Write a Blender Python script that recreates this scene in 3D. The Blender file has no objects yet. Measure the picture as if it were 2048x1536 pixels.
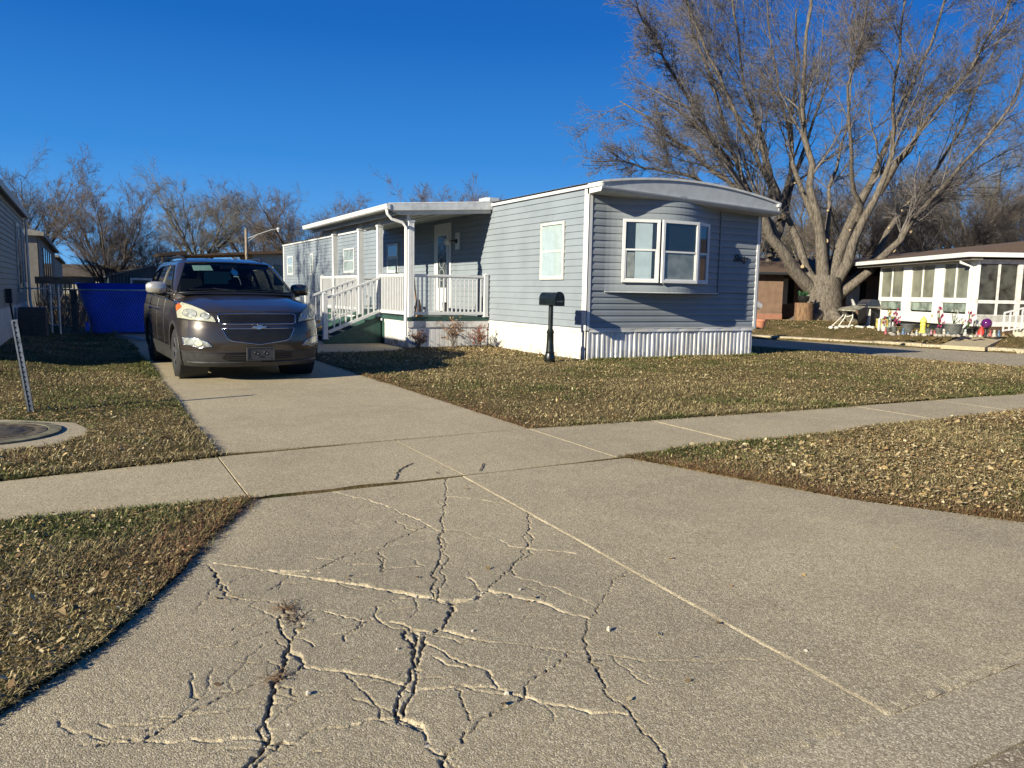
import bpy, math, random
import numpy as np
from mathutils import Vector, Matrix

# ------------------------------------------------------------------ camera
sc = bpy.context.scene
YAW, PITCH, ROLL, FPX, CAMH = 0.50792, 0.12014, 0.01754, 1528.55, 1.37
_f = np.array([math.sin(YAW)*math.cos(PITCH), math.cos(YAW)*math.cos(PITCH), -math.sin(PITCH)])
_r0 = np.array([math.cos(YAW), -math.sin(YAW), 0.0]); _u0 = np.cross(_r0, _f)
_r = math.cos(ROLL)*_r0 + math.sin(ROLL)*_u0
_u = -math.sin(ROLL)*_r0 + math.cos(ROLL)*_u0
cam = bpy.data.cameras.new('camera'); cam.sensor_width = 36.0; cam.lens = 36.0*FPX/2048
cam.clip_start = 0.05; cam.clip_end = 3000
camo = bpy.data.objects.new('camera', cam); sc.collection.objects.link(camo)
camo.matrix_world = Matrix(((_r[0], _u[0], -_f[0], 0), (_r[1], _u[1], -_f[1], 0), (_r[2], _u[2], -_f[2], CAMH), (0, 0, 0, 1)))
sc.camera = camo

# ------------------------------------------------------------------ sky, sun, exposure
SUNV = np.array([1.0, 0.25, -0.40]); SUNV = SUNV/np.linalg.norm(SUNV)      # the way the light travels
EL = math.asin(-SUNV[2]); ROT = math.atan2(-SUNV[0], -SUNV[1])
world = bpy.data.worlds.new('World'); sc.world = world; world.use_nodes = True
wn = world.node_tree; wn.nodes.clear()
wo = wn.nodes.new('ShaderNodeOutputWorld'); bg = wn.nodes.new('ShaderNodeBackground')
sky = wn.nodes.new('ShaderNodeTexSky'); sky.sky_type = 'NISHITA'; sky.sun_disc = False
sky.sun_elevation = EL; sky.sun_rotation = ROT; sky.altitude = 600; sky.air_density = 1.0; sky.dust_density = 0.3; sky.ozone_density = 3.0
# the deep clear winter blue of that day: physical sky blended with a blue that deepens with height
geo = wn.nodes.new('ShaderNodeTexCoord'); sx = wn.nodes.new('ShaderNodeSeparateXYZ'); wn.links.new(geo.outputs['Generated'], sx.inputs[0])
rmp = wn.nodes.new('ShaderNodeValToRGB'); els = rmp.color_ramp.elements
els[0].position = 0.0; els[0].color = (.17,.46,.86, 1); els[1].position = 1.0; els[1].color = (.002,.06,.26, 1)
for p_, c_ in ((.06, (.105,.385,.84)), (.16, (.036,.255,.72)), (.30, (.007,.140,.54)), (.5, (.002,.080,.36))):
    e_ = els.new(p_); e_.color = (*c_, 1)
wn.links.new(sx.outputs['Z'], rmp.inputs[0])
sc_ = wn.nodes.new('ShaderNodeMix'); sc_.data_type = 'RGBA'; sc_.blend_type = 'MULTIPLY'; sc_.inputs['Factor'].default_value = 1
sc_.inputs['B'].default_value = (10.4, 10.4, 10.4, 1); wn.links.new(rmp.outputs[0], sc_.inputs['A'])
hs = wn.nodes.new('ShaderNodeMix'); hs.data_type = 'RGBA'; hs.inputs['Factor'].default_value = .95
bg.inputs['Strength'].default_value = 0.055
wn.links.new(sky.outputs[0], hs.inputs['A']); wn.links.new(sc_.outputs['Result'], hs.inputs['B']); wn.links.new(hs.outputs['Result'], bg.inputs[0]); wn.links.new(bg.outputs[0], wo.inputs[0])
sun = bpy.data.lights.new('sun', 'SUN'); sun.energy = 5.0; sun.angle = math.radians(0.53); sun.color = (1.0, 0.925, 0.735)
suno = bpy.data.objects.new('sun', sun); sc.collection.objects.link(suno)
suno.rotation_euler = Vector(SUNV).to_track_quat('-Z', 'Y').to_euler()
sc.view_settings.view_transform = 'Standard'; sc.view_settings.look = 'None'
sc.view_settings.exposure = 0.82; sc.view_settings.gamma = 1.0
sc.cycles.max_bounces = 6; sc.cycles.transparent_max_bounces = 8
rng = np.random.default_rng(7); random.seed(7)

# ------------------------------------------------------------------ helpers
def ray(x, y): return (x-1024)/FPX*_r - (y-768)/FPX*_u + _f
CO = np.array([0, 0, CAMH])
def gpt(x, y, z=0.0):                 # ground point measured from the photograph
    d = ray(x, y); return CO + d*((z-CAMH)/d[2])
def at_depth(x, y, dep): return CO + ray(x, y)*dep

def vnoise(x, y, seed=0):
    x = np.asarray(x, float); y = np.asarray(y, float)
    xi = np.floor(x).astype(np.int64); yi = np.floor(y).astype(np.int64); fx = x-xi; fy = y-yi
    fx = fx*fx*(3-2*fx); fy = fy*fy*(3-2*fy)
    def h(a, b):
        n = (a*374761393 + b*668265263 + seed*982451653) & 0xffffffff
        n = ((n ^ (n >> 13))*1274126177) & 0xffffffff
        return ((n ^ (n >> 16)) & 0xffff)/65535.0
    return (h(xi, yi)*(1-fx)+h(xi+1, yi)*fx)*(1-fy)+(h(xi, yi+1)*(1-fx)+h(xi+1, yi+1)*fx)*fy
def fbm(x, y, seed=0, o=4):
    s = 0; a = 1; t = 0
    for i in range(o): s = s+a*vnoise(x*2**i, y*2**i, seed+i); t += a; a *= .5
    return s/t

MATS = {}
def mat(name, col, rough=0.6, metal=0.0, var=0.12, vscale=6.0, bump=0.0, bscale=60.0, spec=0.5, coat=0.0, dist=0.004, col2=None, dirt=0.0, trans=0.0):
    if name in MATS: return MATS[name]
    m = bpy.data.materials.new(name); m.use_nodes = True; nt = m.node_tree
    b = nt.nodes['Principled BSDF']; N = nt.nodes.new; L = nt.links.new
    b.inputs['Roughness'].default_value = rough; b.inputs['Metallic'].default_value = metal
    b.inputs['Specular IOR Level'].default_value = spec; b.inputs['Coat Weight'].default_value = coat; b.inputs['Coat Roughness'].default_value = 0.06
    tc = N('ShaderNodeTexCoord')
    n1 = N('ShaderNodeTexNoise'); n1.inputs['Scale'].default_value = vscale; n1.inputs['Detail'].default_value = 6
    L(tc.outputs['Object'], n1.inputs['Vector'])
    mx = N('ShaderNodeMix'); mx.data_type = 'RGBA'
    c2 = col2 if col2 else tuple(max(0, c*(1-2.2*var)) for c in col)
    mx.inputs['A'].default_value = (*c2, 1); mx.inputs['B'].default_value = (*[min(1, c*(1+var*.4)) for c in col], 1)
    rp = N('ShaderNodeMapRange'); rp.inputs['From Min'].default_value = 0.3; rp.inputs['From Max'].default_value = 0.6
    L(n1.outputs['Fac'], rp.inputs['Value']); L(rp.outputs[0], mx.inputs['Factor']); L(mx.outputs['Result'], b.inputs['Base Color'])
    if rough > .15:
        rr = N('ShaderNodeMapRange'); rr.inputs['To Min'].default_value = max(0, rough-.08); rr.inputs['To Max'].default_value = min(1, rough+.08)
        L(n1.outputs['Fac'], rr.inputs['Value']); L(rr.outputs[0], b.inputs['Roughness'])
    if bump > 0:
        n2 = N('ShaderNodeTexNoise'); n2.inputs['Scale'].default_value = bscale; n2.inputs['Detail'].default_value = 4
        L(tc.outputs['Object'], n2.inputs['Vector'])
        bp = N('ShaderNodeBump'); bp.inputs['Strength'].default_value = bump; bp.inputs['Distance'].default_value = dist
        L(n2.outputs['Fac'], bp.inputs['Height']); L(bp.outputs[0], b.inputs['Normal'])
    MATS[name] = m; return m

def link(o, parent=None):
    sc.collection.objects.link(o)
    if parent is not None: o.parent = parent
    return o
def tag(o, label=None, cat=None, group=None, kind=None):
    if label: o['label'] = label
    if cat: o['category'] = cat
    if group: o['group'] = group
    if kind: o['kind'] = kind
    return o
def thing(name, label, cat, loc=(0, 0, 0), rz=0.0, group=None):
    o = bpy.data.objects.new(name, None); o.empty_display_size = .2
    o.location = loc; o.rotation_euler = (0, 0, rz); link(o)
    return tag(o, label, cat, group)

class MB:
    """collects faces; build() links them as ONE mesh object"""
    def __init__(s): s.v = []; s.f = []; s.n = 0; s.m = []; s.mi = 0
    def add(s, v, f):
        v = np.asarray(v, float).reshape(-1, 3); s.v.append(v)
        for q in f: s.f.append(tuple(int(i)+s.n for i in q)); s.m.append(s.mi)
        s.n += len(v); return s
    def box(s, a, b):
        x0, y0, z0 = a; x1, y1, z1 = b
        return s.add([(x0,y0,z0),(x1,y0,z0),(x1,y1,z0),(x0,y1,z0),(x0,y0,z1),(x1,y0,z1),(x1,y1,z1),(x0,y1,z1)],
                     [(0,3,2,1),(4,5,6,7),(0,1,5,4),(1,2,6,5),(2,3,7,6),(3,0,4,7)])
    def beam(s, p, q, w, h, up=(0, 0, 1)):
        p = np.array(p, float); q = np.array(q, float); d = q-p; d /= np.linalg.norm(d)
        up = np.array(up, float); sd = np.cross(d, up); sd /= np.linalg.norm(sd); up = np.cross(sd, d)
        c = [a + sx*sd*w/2 + sz*up*h/2 for a in (p, q) for sx, sz in ((-1,-1),(1,-1),(1,1),(-1,1))]
        return s.add(c, [(0,1,2,3)[::-1],(4,5,6,7),(0,1,5,4),(1,2,6,5),(2,3,7,6),(3,0,4,7)])
    def prism(s, poly, z0, z1):            # poly in xy
        n = len(poly); v = [(x, y, z0) for x, y in poly]+[(x, y, z1) for x, y in poly]
        return s.add(v, [tuple(range(n))[::-1], tuple(range(n, 2*n))]+[(i, (i+1) % n, n+(i+1) % n, n+i) for i in range(n)])
    def extr(s, pts, vec):                 # planar polygon of 3D points extruded along vec
        pts = np.asarray(pts, float); n = len(pts); v = np.vstack([pts, pts+np.asarray(vec, float)])
        return s.add(v, [tuple(range(n))[::-1], tuple(range(n, 2*n))]+[(i, (i+1) % n, n+(i+1) % n, n+i) for i in range(n)])
    def tube(s, pts, rad, k=8, cap=True):
        pts = np.asarray(pts, float); n = len(pts); rad = np.broadcast_to(np.asarray(rad, float), (n,))
        v, f = tubes(pts[None], rad[None], k); f = [tuple(q) for q in f.tolist()]
        if cap: f += [tuple(range(k))[::-1], tuple(range((n-1)*k, n*k))]
        return s.add(v, f)
    def lathe(s, prof, c=(0, 0, 0), k=20, cap=True):      # prof [(r,z)]
        a = np.arange(k)*2*math.pi/k; v = []
        for r, z in prof: v += [(c[0]+r*math.cos(t), c[1]+r*math.sin(t), c[2]+z) for t in a]
        f = [(i*k+j, i*k+(j+1) % k, (i+1)*k+(j+1) % k, (i+1)*k+j) for i in range(len(prof)-1) for j in range(k)]
        if cap: f += [tuple(range(k))[::-1], tuple(range((len(prof)-1)*k, len(prof)*k))]
        return s.add(v, f)
    def grid(s, P, mask=None):             # P (a,b,3)
        P = np.asarray(P, float); a, b = P.shape[:2]
        f = [(i*b+j, i*b+j+1, (i+1)*b+j+1, (i+1)*b+j) for i in range(a-1) for j in range(b-1) if mask is None or mask[i, j]]
        return s.add(P.reshape(-1, 3), f)
    def ball(s, c, r, k=12, sc_=(1, 1, 1)):
        prof = [(max(1e-4, math.sin(t)), -math.cos(t)) for t in np.linspace(0, math.pi, k//2+1)]
        b = MB().lathe(prof, k=k, cap=False); v = b.v[0]*r*np.array(sc_)+np.array(c)
        return s.add(v, b.f)
    def build(s, name, m, parent=None, smooth=False, bevel=0.0, world=True):
        v = np.vstack(s.v)
        if parent is not None and world:
            M = np.array(parent_world(parent).inverted()); v = v @ M[:3, :3].T + M[:3, 3]
        me = bpy.data.meshes.new(name); me.from_pydata(v.tolist(), [], s.f)
        ms = m if isinstance(m, (list, tuple)) else [m]
        for q in ms: me.materials.append(q)
        if len(ms) > 1: me.polygons.foreach_set('material_index', s.m)
        if smooth: me.polygons.foreach_set('use_smooth', [True]*len(me.polygons))
        me.update(); o = bpy.data.objects.new(name, me); link(o, parent)
        if bevel > 0:
            bm = o.modifiers.new('bevel', 'BEVEL'); bm.width = bevel; bm.segments = 2; bm.limit_method = 'ANGLE'; bm.angle_limit = math.radians(40)
        if smooth == 2:
            me.set_sharp_from_angle(angle=math.radians(38))
        return o
def parent_world(o):
    M = Matrix.LocRotScale(o.location, o.rotation_euler, o.scale)
    return parent_world(o.parent) @ M if o.parent else M

def tubes(P, R, k=3):
    """P (N,n,3) polylines, R (N,n) radii -> verts, quads (numpy)"""
    P = np.asarray(P, float); N, n = P.shape[:2]
    T = np.empty_like(P); T[:, 1:-1] = P[:, 2:]-P[:, :-2]; T[:, 0] = P[:, 1]-P[:, 0]; T[:, -1] = P[:, -1]-P[:, -2]
    T /= np.linalg.norm(T, axis=2, keepdims=True)+1e-9
    ref = np.where(np.abs(T[:, :1, 2:3]) > .9, np.array([1., 0, 0]), np.array([0, 0, 1.])); ref = np.broadcast_to(ref, P.shape)
    A = np.cross(T, ref); A /= np.linalg.norm(A, axis=2, keepdims=True)+1e-9; B = np.cross(T, A)
    an = np.arange(k)*2*math.pi/k
    V = P[:, :, None]+R[:, :, None, None]*(np.cos(an)[:, None]*A[:, :, None]+np.sin(an)[:, None]*B[:, :, None])
    idx = np.arange(N*n*k).reshape(N, n, k); a = idx[:, :-1]; b = idx[:, 1:]
    F = np.stack([a, np.roll(a, -1, 2), np.roll(b, -1, 2), b], -1).reshape(-1, 4)
    return V.reshape(-1, 3), F
def mesh_np(name, V, F, m, parent=None, smooth=False, world=True):
    """fast mesh from numpy: F (M,k) all the same size"""
    V = np.asarray(V, float)
    if parent is not None and world:
        M = np.array(parent_world(parent).inverted()); V = V @ M[:3, :3].T + M[:3, 3]
    me = bpy.data.meshes.new(name); k = F.shape[1]
    me.vertices.add(len(V)); me.vertices.foreach_set('co', V.astype(np.float32).ravel())
    me.loops.add(F.size); me.loops.foreach_set('vertex_index', F.astype(np.int32).ravel())
    me.polygons.add(len(F)); me.polygons.foreach_set('loop_start', np.arange(len(F), dtype=np.int32)*k)
    me.update(calc_edges=True)
    if smooth: me.polygons.foreach_set('use_smooth', np.ones(len(F), bool))
    me.materials.append(m); o = bpy.data.objects.new(name, me); link(o, parent); return o
def seg_dist(px, py, poly):
    """distance of points to a polyline, and arc length along it"""
    d = np.full(px.shape, 1e9); s = np.zeros(px.shape); L = 0
    for (x0, y0), (x1, y1) in zip(poly[:-1], poly[1:]):
        dx, dy = x1-x0, y1-y0; l = math.hypot(dx, dy)+1e-9
        t = np.clip(((px-x0)*dx+(py-y0)*dy)/l**2, 0, 1); q = np.hypot(px-x0-t*dx, py-y0-t*dy)
        m = q < d; d = np.where(m, q, d); s = np.where(m, L+t*l, s); L += l
    return d, s
def inpoly(px, py, poly):
    r = np.zeros(px.shape, bool); n = len(poly)
    for i in range(n):
        x0, y0 = poly[i]; x1, y1 = poly[(i+1) % n]
        if y0 == y1: continue
        c = ((y0 > py) != (y1 > py)) & (px < (x1-x0)*(py-y0)/(y1-y0)+x0); r ^= c
    return r
# ------------------------------------------------------------------ ground, slabs, streets
def concrete(name, c1=(.50,.41,.255), c2=(.37,.305,.19), peb=190.0, bs=.25, attr=False, stain=(.30,.245,.165)):
    m = bpy.data.materials.new(name); m.use_nodes = True; nt = m.node_tree; N = nt.nodes.new; L = nt.links.new
    b = nt.nodes['Principled BSDF']; b.inputs['Roughness'].default_value = .88; b.inputs['Specular IOR Level'].default_value = .25
    tc = N('ShaderNodeTexCoord')
    def noise(s, d=5, r=.6):
        n = N('ShaderNodeTexNoise'); n.inputs['Scale'].default_value = s; n.inputs['Detail'].default_value = d; n.inputs['Roughness'].default_value = r
        L(tc.outputs['Object'], n.inputs['Vector']); return n.outputs['Fac']
    def ramp(v, lo, hi, a=0, c=1):
        r = N('ShaderNodeMapRange'); r.inputs['From Min'].default_value = lo; r.inputs['From Max'].default_value = hi
        r.inputs['To Min'].default_value = a; r.inputs['To Max'].default_value = c; L(v, r.inputs['Value']); return r.outputs[0]
    def mix(f, a, bb):
        x = N('ShaderNodeMix'); x.data_type = 'RGBA'; L(f, x.inputs['Factor'])
        for s, q in (('A', a), ('B', bb)):
            if isinstance(q, tuple): x.inputs[s].default_value = (*q, 1)
            else: L(q, x.inputs[s])
        return x.outputs['Result']
    col = mix(ramp(noise(.6, 5), .38, .62), c2, c1)
    col = mix(ramp(noise(3.5, 8, .7), .50, .72), col, tuple(c*1.1 for c in c1))
    vo = N('ShaderNodeTexVoronoi'); vo.inputs['Scale'].default_value = peb; L(tc.outputs['Object'], vo.inputs['Vector'])
    sv = N('ShaderNodeSeparateColor'); L(vo.outputs['Color'], sv.inputs[0])
    col = mix(ramp(sv.outputs[0], .5, .9, 0, .8), col, (.78,.68,.48))
    col = mix(ramp(sv.outputs[1], .58, .95, 0, .85), col, (.19,.15,.10))
    v2 = N('ShaderNodeTexVoronoi'); v2.inputs['Scale'].default_value = peb*2.7; L(tc.outputs['Object'], v2.inputs['Vector'])
    s2 = N('ShaderNodeSeparateColor'); L(v2.outputs['Color'], s2.inputs[0])
    col = mix(ramp(s2.outputs[2], .5, .9, 0, .7), col, (.17,.14,.095))
    # old stains and tyre wear
    col = mix(ramp(noise(1.7, 6, .65), .58, .78, 0, .5), col, stain)
    hgt = N('ShaderNodeMath'); hgt.operation = 'SUBTRACT'; hgt.inputs[0].default_value = 1
    L(ramp(vo.outputs['Distance'], 0, .75), hgt.inputs[1])
    add = N('ShaderNodeMath'); add.operation = 'ADD'; L(hgt.outputs[0], add.inputs[0]); L(noise(260, 3), add.inputs[1])
    ad2 = N('ShaderNodeMath'); ad2.operation = 'ADD'; L(add.outputs[0], ad2.inputs[0]); L(ramp(noise(28, 6), .3, .7, 0, .6), ad2.inputs[1])
    bp = N('ShaderNodeBump'); bp.inputs['Strength'].default_value = bs; bp.inputs['Distance'].default_value = .0035
    L(ad2.outputs[0], bp.inputs['Height']); L(bp.outputs[0], b.inputs['Normal'])
    if attr:
        a = N('ShaderNodeAttribute'); a.attribute_name = 'wear'; sp = N('ShaderNodeSeparateColor'); L(a.outputs['Color'], sp.inputs[0])
        col = mix(ramp(sp.outputs[1], 0, 1, 0, .55), col, (.72,.60,.40))       # fresh pale broken edges
        col = mix(ramp(sp.outputs[0], .15, .9, 0, .93), col, (.075,.058,.042))  # soil packed in the cracks
        col = mix(ramp(sp.outputs[2], 0, 1, 0, .62), col, (.215,.185,.135))
    L(col, b.inputs['Base Color']); return m
M_conc = concrete('old_concrete')
M_apron = concrete('cracked_concrete', c1=(.485,.40,.25), c2=(.35,.29,.185), peb=185.0, bs=.45, attr=True)
M_gut = concrete('gutter_concrete', c1=(.44,.37,.245), c2=(.34,.29,.20), peb=185.0, bs=.35)
M_asph = concrete('worn_asphalt', c1=(.28,.215,.14), c2=(.19,.15,.10), peb=160.0, bs=.4)
M_side = concrete('side_street_asphalt', c1=(.36,.31,.22), c2=(.27,.23,.165), peb=40.0, bs=.4)
M_kerb = concrete('kerb_concrete', c1=(.44,.37,.26), c2=(.33,.28,.20), peb=70.0)

def sheet(name, poly, z, m, thick=.12):
    b = MB(); b.prism(poly, z-thick, z); o = b.build(name, m, bevel=.002); return tag(o, kind='structure')

APR = [(-1.6,1.47),(-1.15,2.0),(-.30,2.79),(0,3.19),(.36,3.89),(.48,4.25),(.87,5.04),(3.92,5.04),(4.27,4.0),(4.5,3.32),(5.05,2.48),(5.9,1.8),(6.4,1.47)]
DRV = [(.89,6.54),(3.86,6.58),(3.84,9.0),(3.80,24.0),(.86,24.0),(.90,10.4)]
WALKX = [-9.0,-7.4,-5.8,-4.2,-2.6,-.85,.88,2.42,3.86,5.35,6.9,8.5,10.1,11.7,13.3,14.9,16.6]
def wfar(x): return float(np.interp(x, [-9,-.57,.86,3.87,6.7,12.1,17], [6.1,6.22,6.46,6.57,6.38,6.16,5.95]))
def wnear(x): return float(np.interp(x, [-9,-.5,.87,10.2,17], [5.3,5.17,5.06,5.15,5.3]))
WALK = [(x, wnear(x)) for x in WALKX]+[(x, wfar(x)) for x in WALKX[::-1]]
PAD = [(3.81,16.1),(6.0,16.35),(6.55,16.9),(6.55,21.2),(3.81,21.2)]
MPAD = [(-3.5,7.0),(-.65,7.19),(-.26,7.36),(-.05,7.8),(-.04,8.2),(-.15,8.6),(-.75,9.05),(-3.5,9.3)]
STREET = [(17.6,5.3),(16.95,8.6),(16.3,12.3),(15.2,18),(13.8,26),(12.4,33),(10,45),(14.2,46),(15.8,36),(17.2,27),(18.9,19.5),(20.2,16.0),(21.0,13.5),(21.8,10.5),(22.6,6),(23.5,1.47),(18,1.47)]
ZST = -.25; STREET = [(x*1.153, y*1.153) for x, y in STREET]
for i in range(len(WALKX)-1):
    a, b_ = WALKX[i]+.005, WALKX[i+1]-.005
    sheet('sidewalk', [(a, wnear(a)), (b_, wnear(b_)), (b_, wfar(b_)), (a, wfar(a))], .0015*math.sin(i*2.3), M_conc)
def dx(y): return float(np.interp(y, [6.5,10.4,24], [.89,.90,.86])), float(np.interp(y, [6.5,9,24], [3.86,3.84,3.80]))
for k, (y0, y1) in enumerate(((6.585,9.55),(9.558,13.4),(13.408,17.2),(17.208,20.9),(20.908,24.2))):
    a0, b0 = dx(y0); a1, b1 = dx(y1); xm = 2.42
    for j, (u0, u1, v0, v1) in enumerate(((a0, b0, a1, b1),)):
        sheet('driveway', [(u0, y0), (u1, y0), (v1, y1), (v0, y1)], .001*math.sin(k*2+j*1.3), M_conc)
sheet('entry_path', PAD, .004, M_conc)
sheet('manhole_pad', MPAD, .012, M_gut)
sheet('gutter', [(-12,1.185),(40,1.185),(40,1.485),(-12,1.485)], -.0075, M_gut)
sheet('street', [(-60,-9),(60,-9),(60,1.178),(-60,1.178)], -.012, M_asph)
sheet('side_street', STREET, ZST, M_side)
sheet('kerb', [(6.42,1.465),(18,1.465),(18,1.62),(6.42,1.62)], .11, M_kerb)
sheet('kerb', [(-12,1.465),(-1.65,1.465),(-1.65,1.62),(-12,1.62)], .11, M_kerb)
KF = [(15.8,36),(17.2,27),(18.9,19.5),(20.2,16.0),(21.0,13.5),(21.8,10.5),(22.6,6),(23.5,1.47)]
KF = [(x*1.165, y*1.165) for x, y in KF]
kb = MB()
for (x0, y0), (x1, y1) in zip(KF[:-1], KF[1:]):
    n = max(2, int(math.hypot(x1-x0, y1-y0)/2.2))
    for q in range(n):
        t0, t1 = q/n, (q+1)/n-.004
        p = (x0+(x1-x0)*t0+.1, y0+(y1-y0)*t0, ZST+.045+.012*math.sin(q*3+x0)); r = (x0+(x1-x0)*t1+.1, y0+(y1-y0)*t1, ZST+.045+.012*math.sin(q*3+x0))
        kb.beam(p, r, .42, .17)
tag(kb.build('kerb', M_kerb, bevel=.02), kind='structure')
for (q0, q1) in (((22.1,13.2),(24.4,15.4)),):
    tag(MB().beam((24.35,14.3,-.16), (27.3,15.2,.11), 1.25, .12).build('front_path', M_conc), kind='structure')

# --- the cracked apron, a fine relief
CR = []
def za(*p): return [(300+x/2.048, 1000+y/2.048) for x, y in p]
def zb(*p): return [(600+x/2.56, 750+y/2.56) for x, y in p]
def crack(px, w, d, spall=0.0, dark=1.0, wob=.007): CR.append(([tuple(gpt(x, y)[:2]) for x, y in px], max(w*.36, .0033), d*.7, spall, dark, wob))
crack(zb((745,525),(740,590),(750,620),(740,700),(725,770),(715,830),(720,900),(705,960),(690,1015))+za((1175,250),(1165,300),(1155,370),(1165,410)), .009, .013, .3)
crack(za((1197,120),(1190,180),(1215,240),(1200,290),(1190,330),(1185,390),(1165,410)), .007, .010, .4)
crack(za((480,288),(560,296),(650,295)), .016, .006, 1, .15)
crack(za((495,292),(580,308),(700,325),(760,335)), .020, .008, 1, .25)
crack(za((690,320),(760,338),(860,347),(930,362),(1060,385),(1150,405)), .026, .014, 1, .25)
crack(za((1060,385),(1150,402),(1240,418),(1330,408),(1380,378)), .036, .024, .9, .55)
crack(zb((1155,700),(1170,760),(1180,830),(1160,880))+za((1550,180),(1500,250),(1470,290),(1420,330),(1380,375)), .009, .012, .5)
crack(za((1568,203),(1520,240),(1490,262),(1478,290),(1510,305)), .010, .011, .6)
crack(za((1300,310),(1325,345),(1372,385)), .014, .012, .8, .5)
crack(za((1375,370),(1450,385),(1540,405),(1600,420)), .030, .013, 1, .2)
crack(za((1600,420),(1640,432),(1700,455),(1790,485)), .016, .009, .9, .3)
crack(za((1790,485),(1792,560),(1800,620),(1830,700),(1845,780),(1900,830),(1950,865),(2000,910),(2048,975),(2090,1030),(2110,1098)), .008, .013, .2)
crack(za((1948,288),(1890,330),(1865,390),(1835,450),(1800,480)), .006, .010, .3)
crack(za((1165,410),(1230,432),(1215,480),(1190,530),(1150,548),(1095,565),(1085,600),(1080,680),(1062,740),(1040,770),(1025,840),(1015,905)), .015, .024, .6)
crack(za((1245,432),(1205,510),(1188,540),(1130,568),(1112,620),(1100,700),(1092,770),(1065,840),(1040,900)), .013, .020, .7)
crack(za((1060,392),(1000,405),(935,438),(905,478),(940,505),(1000,500),(1050,520),(1095,560)), .011, .014, .8, .6)
crack(za((890,490),(870,500),(820,495),(770,480),(700,460)), .010, .008, .9, .5)
crack(za((1190,540),(1280,555),(1340,570)), .024, .010, 1, .25)
crack(za((1340,570),(1400,582),(1530,600),(1650,612),(1750,622),(1900,640),(2048,652),(2300,662),(2500,650)), .006, .006, .5, .5)
crack(za((1110,590),(1200,628),(1290,668),(1360,700),(1420,745),(1470,785),(1530,800)), .009, .010, .9, .4)
crack(za((1160,650),(1230,672),(1280,690)), .012, .009, 1, .4)
crack(za((1530,800),(1600,835),(1700,860),(1800,875),(1950,885)), .013, .010, 1, .3)
crack(za((1740,615),(1700,650),(1650,690),(1560,760),(1490,830),(1440,862),(1390,890),(1340,940),(1280,1000),(1230,1030)), .008, .012, .3, .8)
crack(za((1230,1030),(1200,1050),(1185,1098)), .018, .018, .5)
crack(za((545,470),(543,550),(562,590),(550,640),(540,690),(530,720),(515,770),(500,820),(480,890),(512,925),(500,960),(462,1000),(430,1045),(400,1098)), .014, .024, .3)
crack(za((480,900),(465,940),(455,985),(500,990),(525,980),(500,1010),(455,1060),(430,1098)), .010, .014, .5)
crack(za((628,505),(600,548),(575,565),(565,590)), .010, .016, .6)
crack(za((560,640),(600,640),(617,665),(600,705),(545,725)), .012, .018, .3)
crack(za((515,790),(545,760),(580,760),(575,800),(530,810)), .010, .013, .5)
crack(za((560,620),(620,668),(690,700),(760,706)), .016, .010, 1, .3)
crack(za((760,706),(850,720),(950,735),(1040,755)), .014, .011, .9, .4)
crack(za((530,715),(430,760),(320,805),(230,840),(130,890),(60,930),(-60,985),(-200,1010)), .008, .011, .2)
crack(za((-300,1010),(-100,990),(0,980),(100,985),(230,985),(330,987),(430,975),(470,980)), .012, .008, .9, .3)
crack(za((530,988),(600,998),(640,962),(700,940),(800,930),(870,912),(940,900),(1015,905)), .011, .012, .8, .6)
crack(za((1015,905),(1060,910),(1110,930),(1150,970),(1180,1030),(1210,1045)), .017, .016, .9, .5)
crack(za((1010,915),(1060,925),(1100,950)), .02, .014, .6, .5)
crack(za((1060,770),(1150,770),(1250,770),(1400,765),(1470,775)), .009, .007, 1, .2)
crack(za((1270,780),(1295,850),(1312,905)), .005, .009, .3)
crack(za((670,453),(620,490),(598,515)), .008, .012, .5)
crack(za((520,432),(570,470),(600,500)), .006, .007, .4)
crack(za((650,297),(750,250),(850,220),(940,200),(1000,165),(1060,135),(1135,108)), .005, .009, .1)
crack(zb((148,593),(350,640),(550,715),(640,760),(720,805)), .010, .007, 1, .2)
crack(za((195,250),(255,290),(285,340),(312,390)), .006, .010, .1)
crack(za((312,390),(370,400),(450,415),(520,432)), .004, .004, .5, .3)
crack(za((205,258),(330,275),(495,290)), .006, .004, 1, .1)
crack(za((940,245),(962,290),(1010,280),(1120,272)), .005, .007, .5)
crack(za((880,205),(1000,190),(1160,165)), .004, .004, .6, .3)
crack(za((820,330),(870,312),(960,292)), .006, .006, .8, .4)
crack(za((1140,545),(1050,540),(1075,600)), .02, .016, .4, .8)
crack(za((790,668),(850,652)), .005, .006, .4)
crack(za((1500,310),(1700,380),(1830,425)), .005, .004, .9, .2)
crack(zb((755,620),(870,630),(960,642),(1050,655)), .006, .004, .9, .1)
crack(zb((1020,845),(1070,875),(1130,885),(1195,890),(1290,897),(1400,915)), .007, .005, .9, .2)
crack(zb((400,910),(435,940),(410,980),(430,1010)), .004, .006, .3)
RC = np.random.default_rng(77); src_ = [c for c in CR if len(c[0]) > 3]
for k in range(70):                      # finer hairline branches wandering off the main cracks
    c = src_[RC.integers(len(src_))]; p = np.array(c[0][RC.integers(len(c[0]))]); a = RC.uniform(0, 6.28); P_ = [tuple(p)]
    for q in range(RC.integers(3, 8)): a += RC.normal(0, .45); p = p+np.array([math.cos(a), math.sin(a)])*RC.uniform(.03, .08); P_.append(tuple(p))
    CR.append((P_, RC.uniform(.0026, .0036), RC.uniform(.002, .005), RC.uniform(0, .3), RC.uniform(.15, .6), .004))
JOINT = [tuple(gpt(x, y)[:2]) for x, y in ((922,951),(1780,1430))]
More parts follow.
